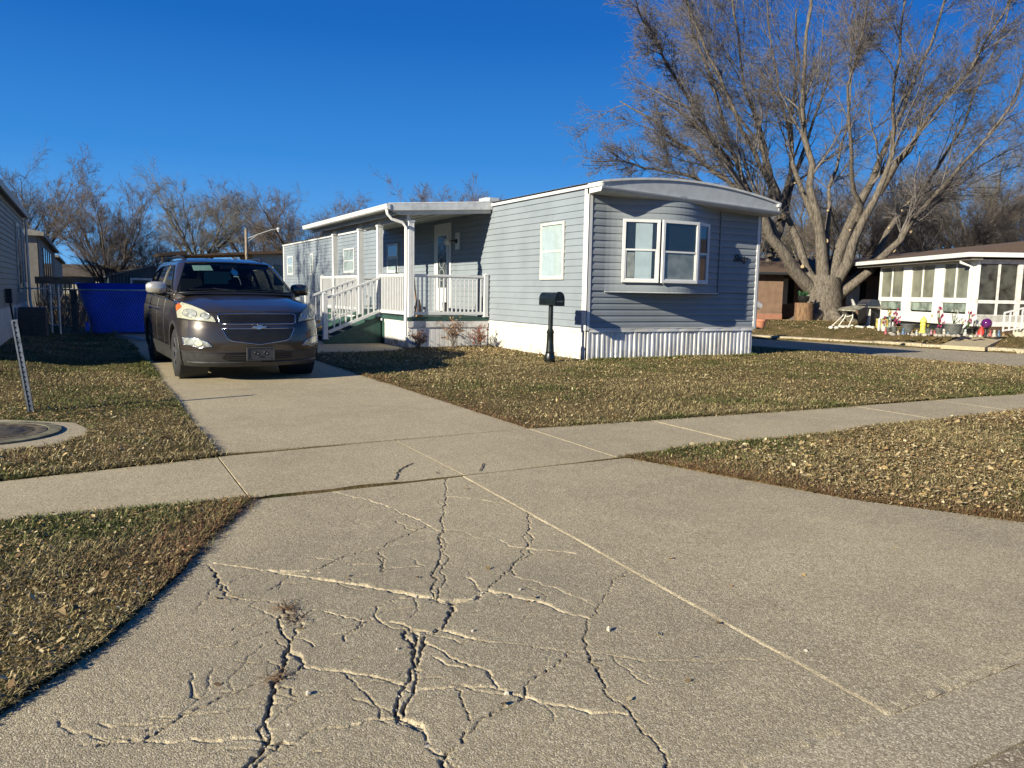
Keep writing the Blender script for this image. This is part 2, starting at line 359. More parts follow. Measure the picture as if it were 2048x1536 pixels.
xs = np.concatenate([np.arange(-1.7, -.4, .02), np.arange(-.4, 2.75, .0046), np.arange(2.75, 6.5, .02)])
ys = np.arange(1.465, 5.05, .0050)
X, Y = np.meshgrid(xs, ys); sh = X.shape
Z = (fbm(X*1.2, Y*1.2, 3)-.5)*.012+(fbm(X*45, Y*45, 5, 3)-.5)*.0012
dk = np.zeros(sh); spl = np.zeros(sh)
wx = (fbm(X*9, Y*9, 11, 4)-.5); wy = (fbm(X*9, Y*9, 23, 4)-.5); w2x = (fbm(X*45, Y*45, 31, 2)-.5); w2y = (fbm(X*45, Y*45, 41, 2)-.5)
rag = fbm(X*30, Y*30, 51, 3)
for pts, w, d, sp, da, wob in CR:
    a = np.array(pts); x0, y0 = a.min(0)-.12; x1, y1 = a.max(0)+.12
    i0, i1 = np.searchsorted(ys, [y0, y1]); j0, j1 = np.searchsorted(xs, [x0, x1])
    if i1 <= i0 or j1 <= j0: continue
    s_ = np.s_[i0:i1, j0:j1]
    dd, ss = seg_dist(X[s_]+wx[s_]*.06+w2x[s_]*wob*3.2, Y[s_]+wy[s_]*.06+w2y[s_]*wob*3.2, pts)
    wl = w*(.45+1.1*vnoise(ss*14, ss*0+w*1000, 5))*(.7+.6*rag[s_])
    if sp > .6: wl = wl*np.clip(vnoise(ss*24, ss*0+w*300, 15)*2.6-.55, .12, 1.3)
    hole = np.clip(1.25-dd/np.maximum(wl, .0026), 0, 1)
    Z[s_] = np.minimum(Z[s_], Z[s_]*(1-hole)-hole*d)
    dk[s_] = np.maximum(dk[s_], np.clip(1.5-dd/np.maximum(wl*.75, .0036), 0, 1)*da)
    if sp > 0:
        ws = w*2.0*(.1+1.7*vnoise(ss*11, ss*0+7+w*500, 9))*(.2+1.4*rag[s_])
        q = np.clip(1.3-dd/np.maximum(ws, .002), 0, 1)
        spl[s_] = np.maximum(spl[s_], q*sp); Z[s_] -= q*.0018*sp
dd, ss = seg_dist(X, Y, JOINT); q = np.clip(1.3-np.abs(dd)/.008, 0, 1); Z -= q*.0035*(.4+.6*vnoise(ss*3, ss*0, 3)); spl = np.maximum(spl, q*(.15+.6*vnoise(ss*2, ss*0, 8)))
side = ((JOINT[1][0]-JOINT[0][0])*(Y-JOINT[0][1])-(JOINT[1][1]-JOINT[0][1])*(X-JOINT[0][0])) > 0
Z += np.where(side, .004, 0.0)
# small potholes of loose stones near the junctions, soil along the gutter and joint
edge = np.clip(1-(Y-1.465)/.05, 0, 1)*fbm(X*14, Y*14, 61); dk = np.maximum(dk, edge*.3); dk = np.maximum(dk, q*.45*(vnoise(ss*4, ss*0, 12) > .55)); Z -= np.clip(1-(Y-1.465)/.05, 0, 1)*.010*fbm(X*20, Y*20, 62)*1.6
Z -= np.clip(1-(5.045-Y)/.012, 0, 1)*.012; dk = np.maximum(dk, np.clip(1-(5.045-Y)/.02, 0, 1)*.7*vnoise(X*6, Y*0, 4))
inside = inpoly(X, Y, APR)
rgb = np.zeros((X.size, 4), np.float32); rgb[:, 0] = dk.ravel(); rgb[:, 1] = spl.ravel(); rgb[:, 2] = (np.clip((fbm(X*1.1, Y*1.1, 71)-.30)*2.2, 0, 1)*np.clip((3.3-X)/2.4, .12, 1)*np.clip((4.6-Y)/1.8, .1, 1)).ravel(); rgb[:, 3] = 1
idx = np.arange(X.size).reshape(sh); ok = inside[:-1, :-1] & inside[1:, 1:] & inside[1:, :-1] & inside[:-1, 1:]
F = np.stack([idx[:-1, :-1], idx[:-1, 1:], idx[1:, 1:], idx[1:, :-1]], -1)[ok]
use = np.zeros(X.size, bool); use[F.ravel()] = True; rem = np.cumsum(use)-1
V = np.stack([X, Y, Z], -1).reshape(-1, 3)[use]; F = rem[F]
ao = mesh_np('driveway_apron', V, F, M_apron, smooth=True); tag(ao, kind='structure')
at_ = ao.data.attributes.new('wear', 'FLOAT_COLOR', 'POINT'); at_.data.foreach_set('color', rgb[use].ravel())
sheet('apron_base', [(x*.992, y) for x, y in APR], -.035, M_gut)
# loose chips of concrete lying in the broken places
M_chip = mat('concrete_chip', (.44,.40,.33), .9, var=.25, vscale=40)
cb = MB(); jx = [za((1165,420))[0], za((1110,550))[0], za((1180,545))[0], za((1020,915))[0], za((480,960))[0], za((1060,640))[0], za((1190,1040))[0], za((1380,390))[0], za((1075,800))[0], za((580,500))[0], za((440,1040))[0]]
for k in range(330):
    c = gpt(*jx[k % len(jx)])[:2]+rng.normal(0, .045, 2)*np.array([1, 1.6]); r = rng.uniform(.002, .0085)
    t = MB().ball((0, 0, 0), 1, 6); v = t.v[0]*rng.uniform(.6, 1.25, (len(t.v[0]), 1))*np.array([r*1.2, r, r*.7])
    cb.add(v+np.array([c[0], c[1], -.006+rng.uniform(0, .004)]), t.f)
for (px, py, r) in ((1218,1261,.012),(1013,1389,.010),(617,1390,.011),(1612,1304,.008),(945,1263,.007),(1040,1180,.008),(795,1560/1.2,.009)):
    c = gpt(px, py); t = MB().ball((0, 0, 0), 1, 6); v = t.v[0]*rng.uniform(.6, 1.3, (len(t.v[0]), 1))*r; cb.add(v+c+np.array([0, 0, r*.4]), t.f)
tag(cb.build('concrete_rubble', M_chip), kind='stuff')
# thin cracks and tooled lines in the walk
M_dirt = mat('crack_soil', (.06,.05,.04), .95)
tb = MB()
for pl in (zb((580,455),(540,472),(510,490),(497,505),(495,525),(480,545)), zb((940,455),(930,475),(918,500))):
    P_ = []
    for (a, b_), (c, d) in zip(pl[:-1], pl[1:]):
        for t in np.linspace(0, 1, 6)[:-1]: g = gpt(a+(c-a)*t, b_+(d-b_)*t)+np.append(rng.normal(0, .004, 2), .0062); P_.append(g)
    tb.tube(P_, .0035, 4)
tag(tb.build('walk_crack', M_dirt), kind='structure')

# --- the ground itself
HOUSE = [(8.80,12.8),(13.36,12.8),(13.36,39.3),(8.80,39.3)]
PORCHP = [(6.62,16.95),(8.8,16.95),(8.8,24.3),(6.62,24.3)]
SLABS = [APR, [(x, y) for x, y in DRV], WALK, PAD, MPAD]
def sstep(x, a, b): t = np.clip((x-a)/(b-a), 0, 1); return t*t*(3-2*t)
SEDGE = STREET[:7]
def gz(x, y):
    z = .012+(fbm(x*.7, y*.7, 90)-.5)*.05+(fbm(x*5, y*5, 91, 2)-.5)*.016
    z = z+.15*sstep(-x, .0, 1.4)*sstep(y, 9.5, 14)
    K = 1.165; xe = np.interp(y, np.array([1.5,6,10.5,13.5,16,19.5,27,36,46])*K, np.array([23.5,22.6,21.8,21,20.2,18.9,17.2,15.8,14.2])*K)
    xn = np.interp(y, np.array([5.3,8.6,12.3,18,26,33,45])*1.153, np.array([17.6,16.95,16.3,15.2,13.8,12.4,10])*1.153)
    z = z+(ZST+.04)*sstep(x-xn, -3.6, .1); far = sstep(x-xe, .25, .5); rise = sstep(x-xe, .3, 2.6)
    z = z*(1-far)+far*((ZST+.12)*(1-rise)+rise*.15+.02*fbm(x, y, 92)); z = z+far*.16*np.exp(-((x-28.8)**2+(y-23.4)**2)/6)
    return z
def in_any(x, y, polys):
    r = np.zeros(np.shape(x), bool)
    for p in polys: r |= inpoly(x, y, p)
    return r
def spacing(lo, hi, step, far, grow=1.18):
    c = list(np.arange(lo, hi+1e-6, step)); s = step; a = lo; left = []
    while a > -far: s *= grow; a -= s; left.append(a)
    s = step; b = c[-1]; right = []
    while b < far: s *= grow; b += s; right.append(b)
    return np.array(left[::-1]+c+right)
gx = spacing(-3.5, 24, .085, 420); gy = spacing(1.4, 26, .085, 420)
GX, GY = np.meshgrid(gx, gy); GZ = gz(GX, GY)
GZ[in_any(GX, GY, SLABS)] = -.09; GZ[in_any(GX, GY, [STREET])] = ZST-.09
GZ[(GY < 1.63)] = -.09
idx = np.arange(GX.size).reshape(GX.shape)
Fg = np.stack([idx[:-1, :-1], idx[:-1, 1:], idx[1:, 1:], idx[1:, :-1]], -1).reshape(-1, 4)
def turf_mat():
    m = bpy.data.materials.new('dormant_turf'); m.use_nodes = True; nt = m.node_tree; N = nt.nodes.new; L = nt.links.new
    b = nt.nodes['Principled BSDF']; b.inputs['Roughness'].default_value = .95; b.inputs['Specular IOR Level'].default_value = .1
    tc = N('ShaderNodeTexCoord')
    def noise(s, d=6, r=.65):
        n = N('ShaderNodeTexNoise'); n.inputs['Scale'].default_value = s; n.inputs['Detail'].default_value = d; n.inputs['Roughness'].default_value = r
        L(tc.outputs['Object'], n.inputs['Vector']); return n.outputs['Fac']
    r1 = N('ShaderNodeValToRGB'); r1.color_ramp.elements[0].position = .34; r1.color_ramp.elements[0].color = (.10,.11,.04, 1)
    r1.color_ramp.elements[1].position = .62; r1.color_ramp.elements[1].color = (.33,.25,.14, 1)
    e = r1.color_ramp.elements.new(.48); e.color = (.22,.18,.09, 1); L(noise(1.3), r1.inputs[0])
    r2 = N('ShaderNodeValToRGB'); r2.color_ramp.elements[0].position = .38; r2.color_ramp.elements[0].color = (.25,.22,.16, 1)
    r2.color_ramp.elements[1].position = .66; r2.color_ramp.elements[1].color = (1, .92,.80, 1); L(noise(38, 8, .8), r2.inputs[0])
    mx = N('ShaderNodeMix'); mx.data_type = 'RGBA'; mx.blend_type = 'MULTIPLY'; mx.inputs['Factor'].default_value = 1
    L(r1.outputs[0], mx.inputs['A']); L(r2.outputs[0], mx.inputs['B']); L(mx.outputs['Result'], b.inputs['Base Color'])
    bp = N('ShaderNodeBump'); bp.inputs['Strength'].default_value = .9; bp.inputs['Distance'].default_value = .03
    L(noise(45, 8, .8), bp.inputs['Height']); L(bp.outputs[0], b.inputs['Normal']); return m
go = mesh_np('ground', np.stack([GX, GY, GZ], -1).reshape(-1, 3), Fg, turf_mat(), smooth=True); tag(go, kind='structure')

# --- grass blades and fallen leaves (nobody could count them)
def col_attr_mat(name, rough=.7, trans=.0):
    m = bpy.data.materials.new(name); m.use_nodes = True; nt = m.node_tree; b = nt.nodes['Principled BSDF']
    a = nt.nodes.new('ShaderNodeAttribute'); a.attribute_name = 'tint'; nt.links.new(a.outputs['Color'], b.inputs['Base Color'])
    b.inputs['Roughness'].default_value = rough; b.inputs['Specular IOR Level'].default_value = .25; return m
M_blade = col_attr_mat('grass_blade'); M_leaf = col_attr_mat('dry_leaf', .75)
BL = []
def scatter(x0, x1, y0, y1, n):
    x = rng.uniform(x0, x1, n); y = rng.uniform(y0, y1, n); return x, y
def blocked(x, y, jit=.0):
    jx_, jy_ = rng.normal(0, jit, x.shape), rng.normal(0, jit, x.shape)
    return in_any(x+jx_, y+jy_, SLABS+[HOUSE, PORCHP, STREET]) | (y < 1.64) | ((x < -1.55) & (y > 14.3))
regs = [(-1.7,1.0,1.7,5.2,150000),(3.8,8.2,1.9,5.2,130000),(8.2,9.5,1.9,5.2,16000),(9.5,17.5,1.7,5.4,45000),(-3.2,1.0,6.1,10.5,52000),(-3.2,1.0,10.5,16,40000),(-3.2,1.0,16,27,26000),
        (3.8,9.0,6.1,12.8,90000),(9.0,17.2,6.0,12.8,85000),(3.8,8.8,12.8,17.2,42000),(13.3,17.0,12.8,20,26000),(17.0,20.5,6.0,20,42000),(21,33,8,26,34000)]
gxs, gys = [], []
for r in regs:
    x, y = scatter(*r[:4], r[4]); k = ~blocked(x, y, .022); gxs.append(x[k]); gys.append(y[k])
# a ragged rim of grass along every slab edge and wall foot
def rim(pts, n, off, jit=.04):
    n = int(n*1.5)
    a = np.array(pts); seg = np.linalg.norm(a[1:]-a[:-1], axis=1); tot = seg.sum(); t = rng.uniform(0, tot, n); cs = np.concatenate([[0], np.cumsum(seg)])
    i = np.clip(np.searchsorted(cs, t)-1, 0, len(seg)-1); q = ((t-cs[i])/seg[i])[:, None]; p = a[i]*(1-q)+a[i+1]*q
    p = p+rng.normal(0, jit, p.shape)+np.array(off); return p[:, 0], p[:, 1]
for pts, n, off in ((APR[1:7], 9000, (-.02,0)), (APR[7:12], 7000, (.02,0)), ([(-1.5,wnear(-1.5)),(.87,5.05)], 2600, (0,-.02)), ([(3.95,5.05),(10,5.15)], 5000, (0,-.02)),
                    ([(-1.5,wfar(-1.5)),(.87,6.48)], 2600, (0,.02)), ([(3.9,6.58),(6.7,6.4),(12,6.18)], 7000, (0,.02)), ([(.88,6.5),(.9,10.4),(.87,20)], 9000, (-.02,0)),
                    ([(3.87,6.6),(3.84,9),(3.81,15.9)], 7000, (.02,0)), ([(8.72,12.7),(13.4,12.7),(13.45,16)], 5000, (0,-.03)), ([(8.72,12.7),(8.72,16.9),(6.6,16.9)], 2500, (-.03,0)),
                    ([(-.65,7.19),(-.26,7.36),(-.05,7.8),(-.04,8.2),(-.15,8.6),(-.75,9.05)], 3500, (0,0))):
    x, y = rim(pts, n, off); gxs.append(x); gys.append(y)
x = np.concatenate(gxs); y = np.concatenate(gys); n = len(x)
d = np.hypot(x, y); z = gz(x, y); z = np.where(in_any(x, y, SLABS), -.01, z)
ang = rng.uniform(0, 2*math.pi, n); wdt = np.clip(.0022+d*.00040, .003, .011)*rng.uniform(.7, 1.5, n)
ln = np.clip(.030+d*.0008, .032, .045)*rng.uniform(.4, 1.35, n)*(1+.7*(fbm(x*.6, y*.6, 95) > .6)); tilt = rng.uniform(.6, 1.55, n)
near_house = (np.abs(y-12.65) < .12) & (x > 8.8) & (x < 13.5); ln = np.where(near_house, ln*1.6, ln); tilt = np.where(near_house, tilt*.5, tilt)
dirv = np.stack([np.cos(ang)*np.sin(tilt), np.sin(ang)*np.sin(tilt), np.cos(tilt)], 1)
side_ = np.stack([-np.sin(ang), np.cos(ang), np.zeros(n)], 1)
base = np.stack([x, y, z-.004], 1); mid = base+dirv*(ln*.55)[:, None]+np.array([0, 0, 1])*(ln*.06)[:, None]
tip = base+dirv*ln[:, None]*1.0-np.array([0, 0, 1])*(ln*.18)[:, None]
hw = side_*(wdt*.5)[:, None]
V = np.stack([base-hw, base+hw, mid+hw*.8, mid-hw*.8, tip], 1).reshape(-1, 3); o_ = np.arange(n)[:, None]*5
F = np.concatenate([o_+np.array([0, 1, 2]), o_+np.array([0, 2, 3]), o_+np.array([3, 2, 4])])
gr = fbm(x*.55, y*.55, 101)+.12*(fbm(x*3, y*3, 103)-.5)*2
gr = gr+.06*((x < 1) & (y > 9)) + .10*np.exp(-((x-14.6)**2+(y-13.2)**2)/3)+.09*near_house
edge_r = np.zeros(n)
for pts in (APR[7:12], [(3.87,6.6),(3.84,9),(3.81,15.9)], APR[4:7]):
    dd, _ = seg_dist(x, y, pts); edge_r = np.maximum(edge_r, np.clip(1-dd/.55, 0, 1))
u = rng.uniform(0, 1, n); pg = np.clip((gr-.42)*5.0, .05, .9)*(1-edge_r*.8)
green = np.array([.125,.14,.042]); straw = np.array([.47,.385,.19]); brown = np.array([.23,.175,.08]); red = np.array([.25,.135,.07])
isg = u < pg; u2 = rng.uniform(0, 1, n); c = np.where((u2 < .38)[:, None], straw, brown); c = np.where((u2 < edge_r*.5)[:, None], red, c)
c = np.where(isg[:, None], green, c)*rng.uniform(.45, 1.3, (n, 1))*(.72+.5*fbm(x*2.2, y*2.2, 105))[:, None]
o = mesh_np('grass', V, F, M_blade); tag(o, kind='stuff')
a_ = o.data.attributes.new('tint', 'FLOAT_COLOR', 'POINT'); a_.data.foreach_set('color', np.repeat(np.hstack([c, np.ones((n, 1))]), 5, 0).astype(np.float32).ravel())

# dead weeds rooted in two of the cracks
wb = MB(); RW = np.random.default_rng(41)
for (px, py, m_) in ((575,1218,45),(590,1240,22),(548,1357,26),(470,1192,7)):
    g0 = gpt(px, py)
    for k in range(m_):
        a = RW.uniform(0, 6.28); l = RW.uniform(.02, .07); g = g0+np.append(RW.normal(0, .018, 2), 0); d_ = np.array([math.cos(a), math.sin(a), RW.uniform(.1, .8)]); wb.tube([g, g+d_*l*.6, g+d_*l*np.array([1, 1, .5])], [.0014, .0011, .0006], 3, cap=False)
tag(wb.build('crack_weeds', mat('dead_weed', (.20,.12,.065), .9, var=.3)), kind='stuff')
LX, LY, LS = [], [], []
def leaves(x0, x1, y0, y1, n, s0, s1, clump=.5, pw=1):
    x, y = scatter(x0, x1, y0, y1, n); k = ~blocked(x, y, .01)
    if clump: k &= (fbm(x*.9+3, y*.9, 111) > clump-rng.uniform(0, .22, n))
    LX.append(x[k]); LY.append(y[k]); LS.append(rng.uniform(s0, s1, k.sum())*rng.choice([.4,.5,.65,.9], k.sum()))
leaves(-3.2,1,1.7,5.2,7000,.008,.021,.42); leaves(4.6,15,2.2,5.2,24000,.012,.030,.42); leaves(9,17,2.5,5.2,6000,.014,.034,.3)
leaves(-3.2,1,6.2,14,3500,.008,.018,.5); leaves(-1.2,.6,6.2,7.4,900,.008,.024,.4); leaves(-.8,.2,8.6,9.9,420,.012,.028,0)
leaves(3.9,17,6.2,12.8,20000,.010,.024,.45); leaves(3.9,8.6,12.8,17,5200,.012,.030,.38); leaves(6.6,8.7,14,16.8,2600,.014,.034,.2); leaves(13.5,17,12.8,18,1400,.012,.024,.4)
leaves(15.2,17,6,13,2600,.014,.032,.3); leaves(17,20.5,6,16,5000,.012,.03,.35); leaves(21,33,8,26,9000,.025,.055,.4)
leaves(-1.7,1,1.7,5.2,10000,.007,.014,.35); leaves(4.4,11,2.0,5.2,26000,.008,.015,.2); leaves(3.9,15,6.2,12.6,11000,.009,.016,.4); leaves(-1.5,1,6.2,12,9000,.008,.015,.2)
for q in range(26): # a few leaves blown onto the slabs
    g = gpt(rng.uniform(400,1900), rng.uniform(800,1450)); LX.append(np.array([g[0]])); LY.append(np.array([g[1]])); LS.append(np.array([rng.uniform(.008,.016)]))
x = np.concatenate(LX); y = np.concatenate(LY); s = np.concatenate(LS); n = len(x)
z = np.where(in_any(x, y, SLABS), .006, gz(x, y)+rng.uniform(.006, .030, n)); a = rng.uniform(0, 2*math.pi, n)
tp = rng.normal(0, .35, (n, 2)); ex = np.stack([np.cos(a), np.sin(a), tp[:, 0]], 1); ey = np.stack([-np.sin(a), np.cos(a), tp[:, 1]], 1)
cu = rng.uniform(-.1, .5, n)[:, None]; b0 = np.stack([x, y, z], 1); s_ = s[:, None]; up = np.array([0, 0, 1.])
pts = [b0-ex*s_, b0-ex*s_*.35+ey*s_*.55+up*cu*s_, b0+ex*s_*.45+ey*s_*.5+up*cu*s_, b0+ex*s_*1.05, b0+ex*s_*.4-ey*s_*.55+up*cu*s_*.8, b0-ex*s_*.4-ey*s_*.5+up*cu*s_]
V = np.stack(pts, 1).reshape(-1, 3); o_ = np.arange(n)[:, None]*6; F = np.concatenate([o_+np.array([0, 3, 2, 1]), o_+np.array([0, 5, 4, 3])])
pal = np.array([(.46,.35,.18),(.38,.27,.13),(.60,.50,.30),(.29,.18,.09),(.47,.33,.14),(.20,.13,.065)])
c = pal[rng.integers(0, 6, n)]*rng.uniform(.55, 1.05, (n, 1)); o = mesh_np('fallen_leaves', V, F, M_leaf); tag(o, kind='stuff')
a_ = o.data.attributes.new('tint', 'FLOAT_COLOR', 'POINT'); a_.data.foreach_set('color', np.repeat(np.hstack([c, np.ones((n, 1))]), 6, 0).astype(np.float32).ravel())
# ------------------------------------------------------------------ the grey mobile home
M_sid = mat('grey_vinyl_siding', (.228,.260,.290), .55, var=.05, vscale=1.5, bump=.12, bscale=25, dist=.002)
M_sid2 = mat('grey_front_siding', (.232,.255,.272), .55, var=.06, vscale=1.5, bump=.1, bscale=25, dist=.002)
M_white = mat('white_trim', (.66,.655,.64), .5, var=.05, vscale=3)
M_skirt = mat('white_skirting', (.68,.67,.65), .5, var=.10, vscale=2.0, col2=(.52,.50,.45))
# mud splashed up the foot of the skirting
_nt = M_skirt.node_tree; _b = _nt.nodes['Principled BSDF']; _src = _b.inputs['Base Color'].links[0].from_socket
_tc = _nt.nodes.new('ShaderNodeTexCoord'); _sp = _nt.nodes.new('ShaderNodeSeparateXYZ'); _nt.links.new(_tc.outputs['Object'], _sp.inputs[0])
_nz = _nt.nodes.new('ShaderNodeTexNoise'); _nz.inputs['Scale'].default_value = 9; _nz.inputs['Detail'].default_value = 8; _nt.links.new(_tc.outputs['Object'], _nz.inputs['Vector'])
_mr = _nt.nodes.new('ShaderNodeMapRange'); _mr.inputs['From Min'].default_value = .30; _mr.inputs['From Max'].default_value = .0; _mr.inputs['To Max'].default_value = 1.5; _nt.links.new(_sp.outputs['Z'], _mr.inputs['Value'])
_mm = _nt.nodes.new('ShaderNodeMath'); _mm.operation = 'MULTIPLY'; _mm.use_clamp = True; _nt.links.new(_mr.outputs[0], _mm.inputs[0])
_m2 = _nt.nodes.new('ShaderNodeMapRange'); _m2.inputs['From Min'].default_value = .42; _m2.inputs['From Max'].default_value = .68; _m2.inputs['To Max'].default_value = .7; _nt.links.new(_nz.outputs['Fac'], _m2.inputs['Value']); _nt.links.new(_m2.outputs[0], _mm.inputs[1])
_mx = _nt.nodes.new('ShaderNodeMix'); _mx.data_type = 'RGBA'; _mx.inputs['B'].default_value = (.30,.24,.16,1); _nt.links.new(_mm.outputs[0], _mx.inputs['Factor']); _nt.links.new(_src, _mx.inputs['A']); _nt.links.new(_mx.outputs['Result'], _b.inputs['Base Color'])
M_cream = mat('cream_window_trim', (.60,.58,.51), .5, var=.06)
M_fascia = mat('grey_fascia', (.42,.44,.45), .5, var=.06)
M_roofm = mat('white_metal_roof', (.56,.56,.545), .45, var=.1)
M_green = mat('dark_green_deck_paint', (.028,.075,.060), .55, var=.2, vscale=8)
M_blind = mat('window_blind', (.66,.70,.68), .6, var=.05)
M_curt = mat('grey_curtain', (.34,.32,.27), .8, var=.2, vscale=5)
M_dark = mat('dark_interior', (.018,.022,.026), .6)
M_alu = mat('galvanised_steel', (.48,.50,.51), .42, metal=.75, var=.15, vscale=20)
M_black = mat('black_plastic', (.012,.013,.014), .42, var=.2)
def glass_mat(name='window_glass', tint=(.37,.40,.41), pw_=4.0, add=.03):
    if name in MATS: return MATS[name]
    m = bpy.data.materials.new(name); m.use_nodes = True; nt = m.node_tree; N = nt.nodes.new; L = nt.links.new
    b = nt.nodes['Principled BSDF']; nt.nodes.remove(b); out = nt.nodes['Material Output']
    g = N('ShaderNodeBsdfGlossy'); g.inputs['Roughness'].default_value = .03; g.inputs['Color'].default_value = (.9,.95,1,1)
    t = N('ShaderNodeBsdfTransparent'); t.inputs['Color'].default_value = (*[.55+c for c in tint], 1)
    fr = N('ShaderNodeLayerWeight'); fr.inputs['Blend'].default_value = .35
    mr = N('ShaderNodeMapRange'); mr.inputs['To Min'].default_value = .12; mr.inputs['To Max'].default_value = .95; L(fr.outputs['Facing'], mr.inputs['Value'])
    mx = N('ShaderNodeMixShader'); pw = N('ShaderNodeMath'); pw.operation = 'POWER'; pw.inputs[1].default_value = pw_; L(mr.outputs[0], pw.inputs[0]); ad = N('ShaderNodeMath'); ad.operation = 'ADD'; ad.inputs[1].default_value = add; L(pw.outputs[0], ad.inputs[0]); L(ad.outputs[0], mx.inputs[0]); L(t.outputs[0], mx.inputs[1]); L(g.outputs[0], mx.inputs[2]); L(mx.outputs[0], out.inputs[0])
    MATS[name] = m; return m
M_glass = glass_mat()

XW, YF, XE, YB = 8.74, 12.70, 13.42, 39.37
home = thing('mobile_home', 'long light grey mobile home with curved front roof and white skirting on the corner lawn', 'mobile home', (XW, YF, 0))
def siding(b, P0, P1, out, z0, z1, n, prof):
    """lap siding between two plan points; prof = [(height fraction, outward offset)] of one course"""
    P0 = np.array(P0, float); P1 = np.array(P1, float); out = np.array(out, float); h = (z1-z0)/n
    rows = []
    for i in range(n):
        for t, o in prof:
            rows.append([np.append(p+out*o, z0+(i+t)*h) for p in (P0, P1)])
    b.grid(rows)
LAP = [(0.0, -.006), (0.045, .019), (.10, .0185), (1.0, .000)]
DUTCH = [(0.0, -.006), (0.06, .018), (.55, .016), (.80, .006), (1.0, .002)]
NS = 20; ZS0, ZS1 = .67, 3.42
b = MB(); siding(b, (XW, YB), (XW, YF+.05), (-1, 0), ZS0, ZS1, NS, LAP)
for i in range(NS):                     # where one vinyl panel laps the next
    for q in range(7):
        y0 = YF+1.0+((i*1.37) % 3.6)+q*3.66; zc = ZS0+i*(ZS1-ZS0)/NS
        if y0 < YB-.3: b.add([(XW-.0225, y0, zc+.008), (XW-.0225, y0+.5, zc+.008), (XW-.0045, y0+.5, zc+.132), (XW-.0045, y0, zc+.132)], [(0, 3, 2, 1)])
b.build('side_wall', M_sid, home)
# bowed front: flat below, bulging bay above z 1.42
def bow(x):
    t = (x-9.15)/(12.2-9.15); t = np.clip(t, 0, 1)
    return .43*np.sin(math.pi*t**1.05)**1.5+.05*t*t if 0 < t < 1 else 0.0
fb = MB(); nlow = 6; zsh = 1.42
siding(fb, (XW+.02, YF), (XE-.02, YF), (0, -1), ZS0, zsh, nlow, DUTCH)
nup = 14; h = (ZS1-zsh)/nup; cols = np.concatenate([[XW+.02, 9.0], np.linspace(9.15, 12.2, 27), [12.205, 12.8, XE-.02]])
rows = []
for i in range(nup):
    for t, o in DUTCH: rows.append([(x, YF-bow(x)-o, zsh+(i+t)*h) for x in cols])
fb.grid(rows)
sh = [(x, YF-bow(x)-.025) for x in cols]; v = [(x, y, zsh) for x, y in sh]+[(x, YF+.02, zsh-.0) for x, y in sh]; k = len(sh)
fb.add(v, [(i, k+i, k+i+1, i+1) for i in range(k-1)])
fb.build('front_wall', M_sid2, home)
b = MB(); xx = [x for x in cols if 9.15 <= x <= 12.2]
P_ = [(x, YF-bow(x)-.03, zsh-.012) for x in xx]
for p, q_ in zip(P_[:-1], P_[1:]): b.beam(p, q_, .03, .028)
b.build('bay_ledge', M_fascia, home)
b = MB(); b.box((12.205, YF-.04, zsh-.05), (12.245, YF-.001, ZS1)); b.build('bay_trim', M_sid2, home)
# plain body of the home behind the cladding
b = MB(); b.box((XW+.01, YF+.06, .1), (XE-.03, YB, 3.42)); b.build('wall_core', M_sid2, home)
b = MB(); siding(b, (XE, YF+.05), (XE, YB), (1, 0), ZS0, ZS1, NS, LAP); siding(b, (XE-.02, YB), (XW+.02, YB), (0, 1), ZS0, ZS1, NS, LAP); b.build('far_walls', M_sid, home)
# corner posts
for (x, y, sx, sy) in ((XW, YF, 1, 1), (XE, YF, -1, 1), (XW, YB, 1, -1)):
    b = MB(); b.box((min(x-.025*sx, x+.07*sx), min(y-.028*sy, y), .62), (max(x-.025*sx, x+.07*sx), max(y-.028*sy, y), 3.40))
    b.box((min(x-.03*sx, x), min(y-.028*sy, y+.13*sy), .62), (max(x-.03*sx, x), max(y-.028*sy, y+.13*sy), 3.44)); b.build('corner_trim', M_white, home, bevel=.004)
# skirting: ribbed panels with a top rail
b = MB(); x = XW+.05; pts = []
rib = .118; n = int((XE-XW-.1)/rib)
for i in range(n+1):
    x0 = XW+.04+i*rib; wv = .006*math.sin(i*1.7); pts += [(x0, YF+.012+wv), (x0+.012, YF-.006+wv), (x0+rib*.5, YF-.004+wv), (x0+rib*.54, YF+.006+wv), (x0+rib*.90, YF+.004+wv)]
pts = [(min(a, XE-.02), c) for a, c in pts]
b.grid([[(a, c-.0, -.06) for a, c in pts], [(a, c, .35) for a, c in pts], [(a, c+.002, .645) for a, c in pts]])
pts = []
for i in range(int((YB-YF)/rib)): y0 = YF+.02+i*rib; pts += [(XW+.008, y0), (XW-.002, y0+.010), (XW-.002, y0+rib*.8)]
b.grid([[(a, c, .645) for a, c in pts], [(a, c, -.06) for a, c in pts]])
b.build('skirting', M_skirt, home)
b = MB(); n = 22; xs_ = np.linspace(XW+.06, XE-.06, n*6+1)      # wavy front rail, warped by the sun
fr = [[(x, YF-.018-.012*abs(math.sin((x-XW)*5.2)), z) for x in xs_] for z in (.585, .645)]
b.grid(fr); b.grid([[(x, YF-.03, .672) for x in xs_], [(x, YF-.005, .672) for x in xs_]][::-1]); b.box((XW+.05, YF-.030, .652), (XE-.05, YF-.004, .671)); b.build('skirt_rail', M_skirt, home)
b = MB(); b.box((XW-.022, YF+.12, .585), (XW-.004, YB, .655)); b.build('skirt_rail', M_skirt, home, bevel=.003)
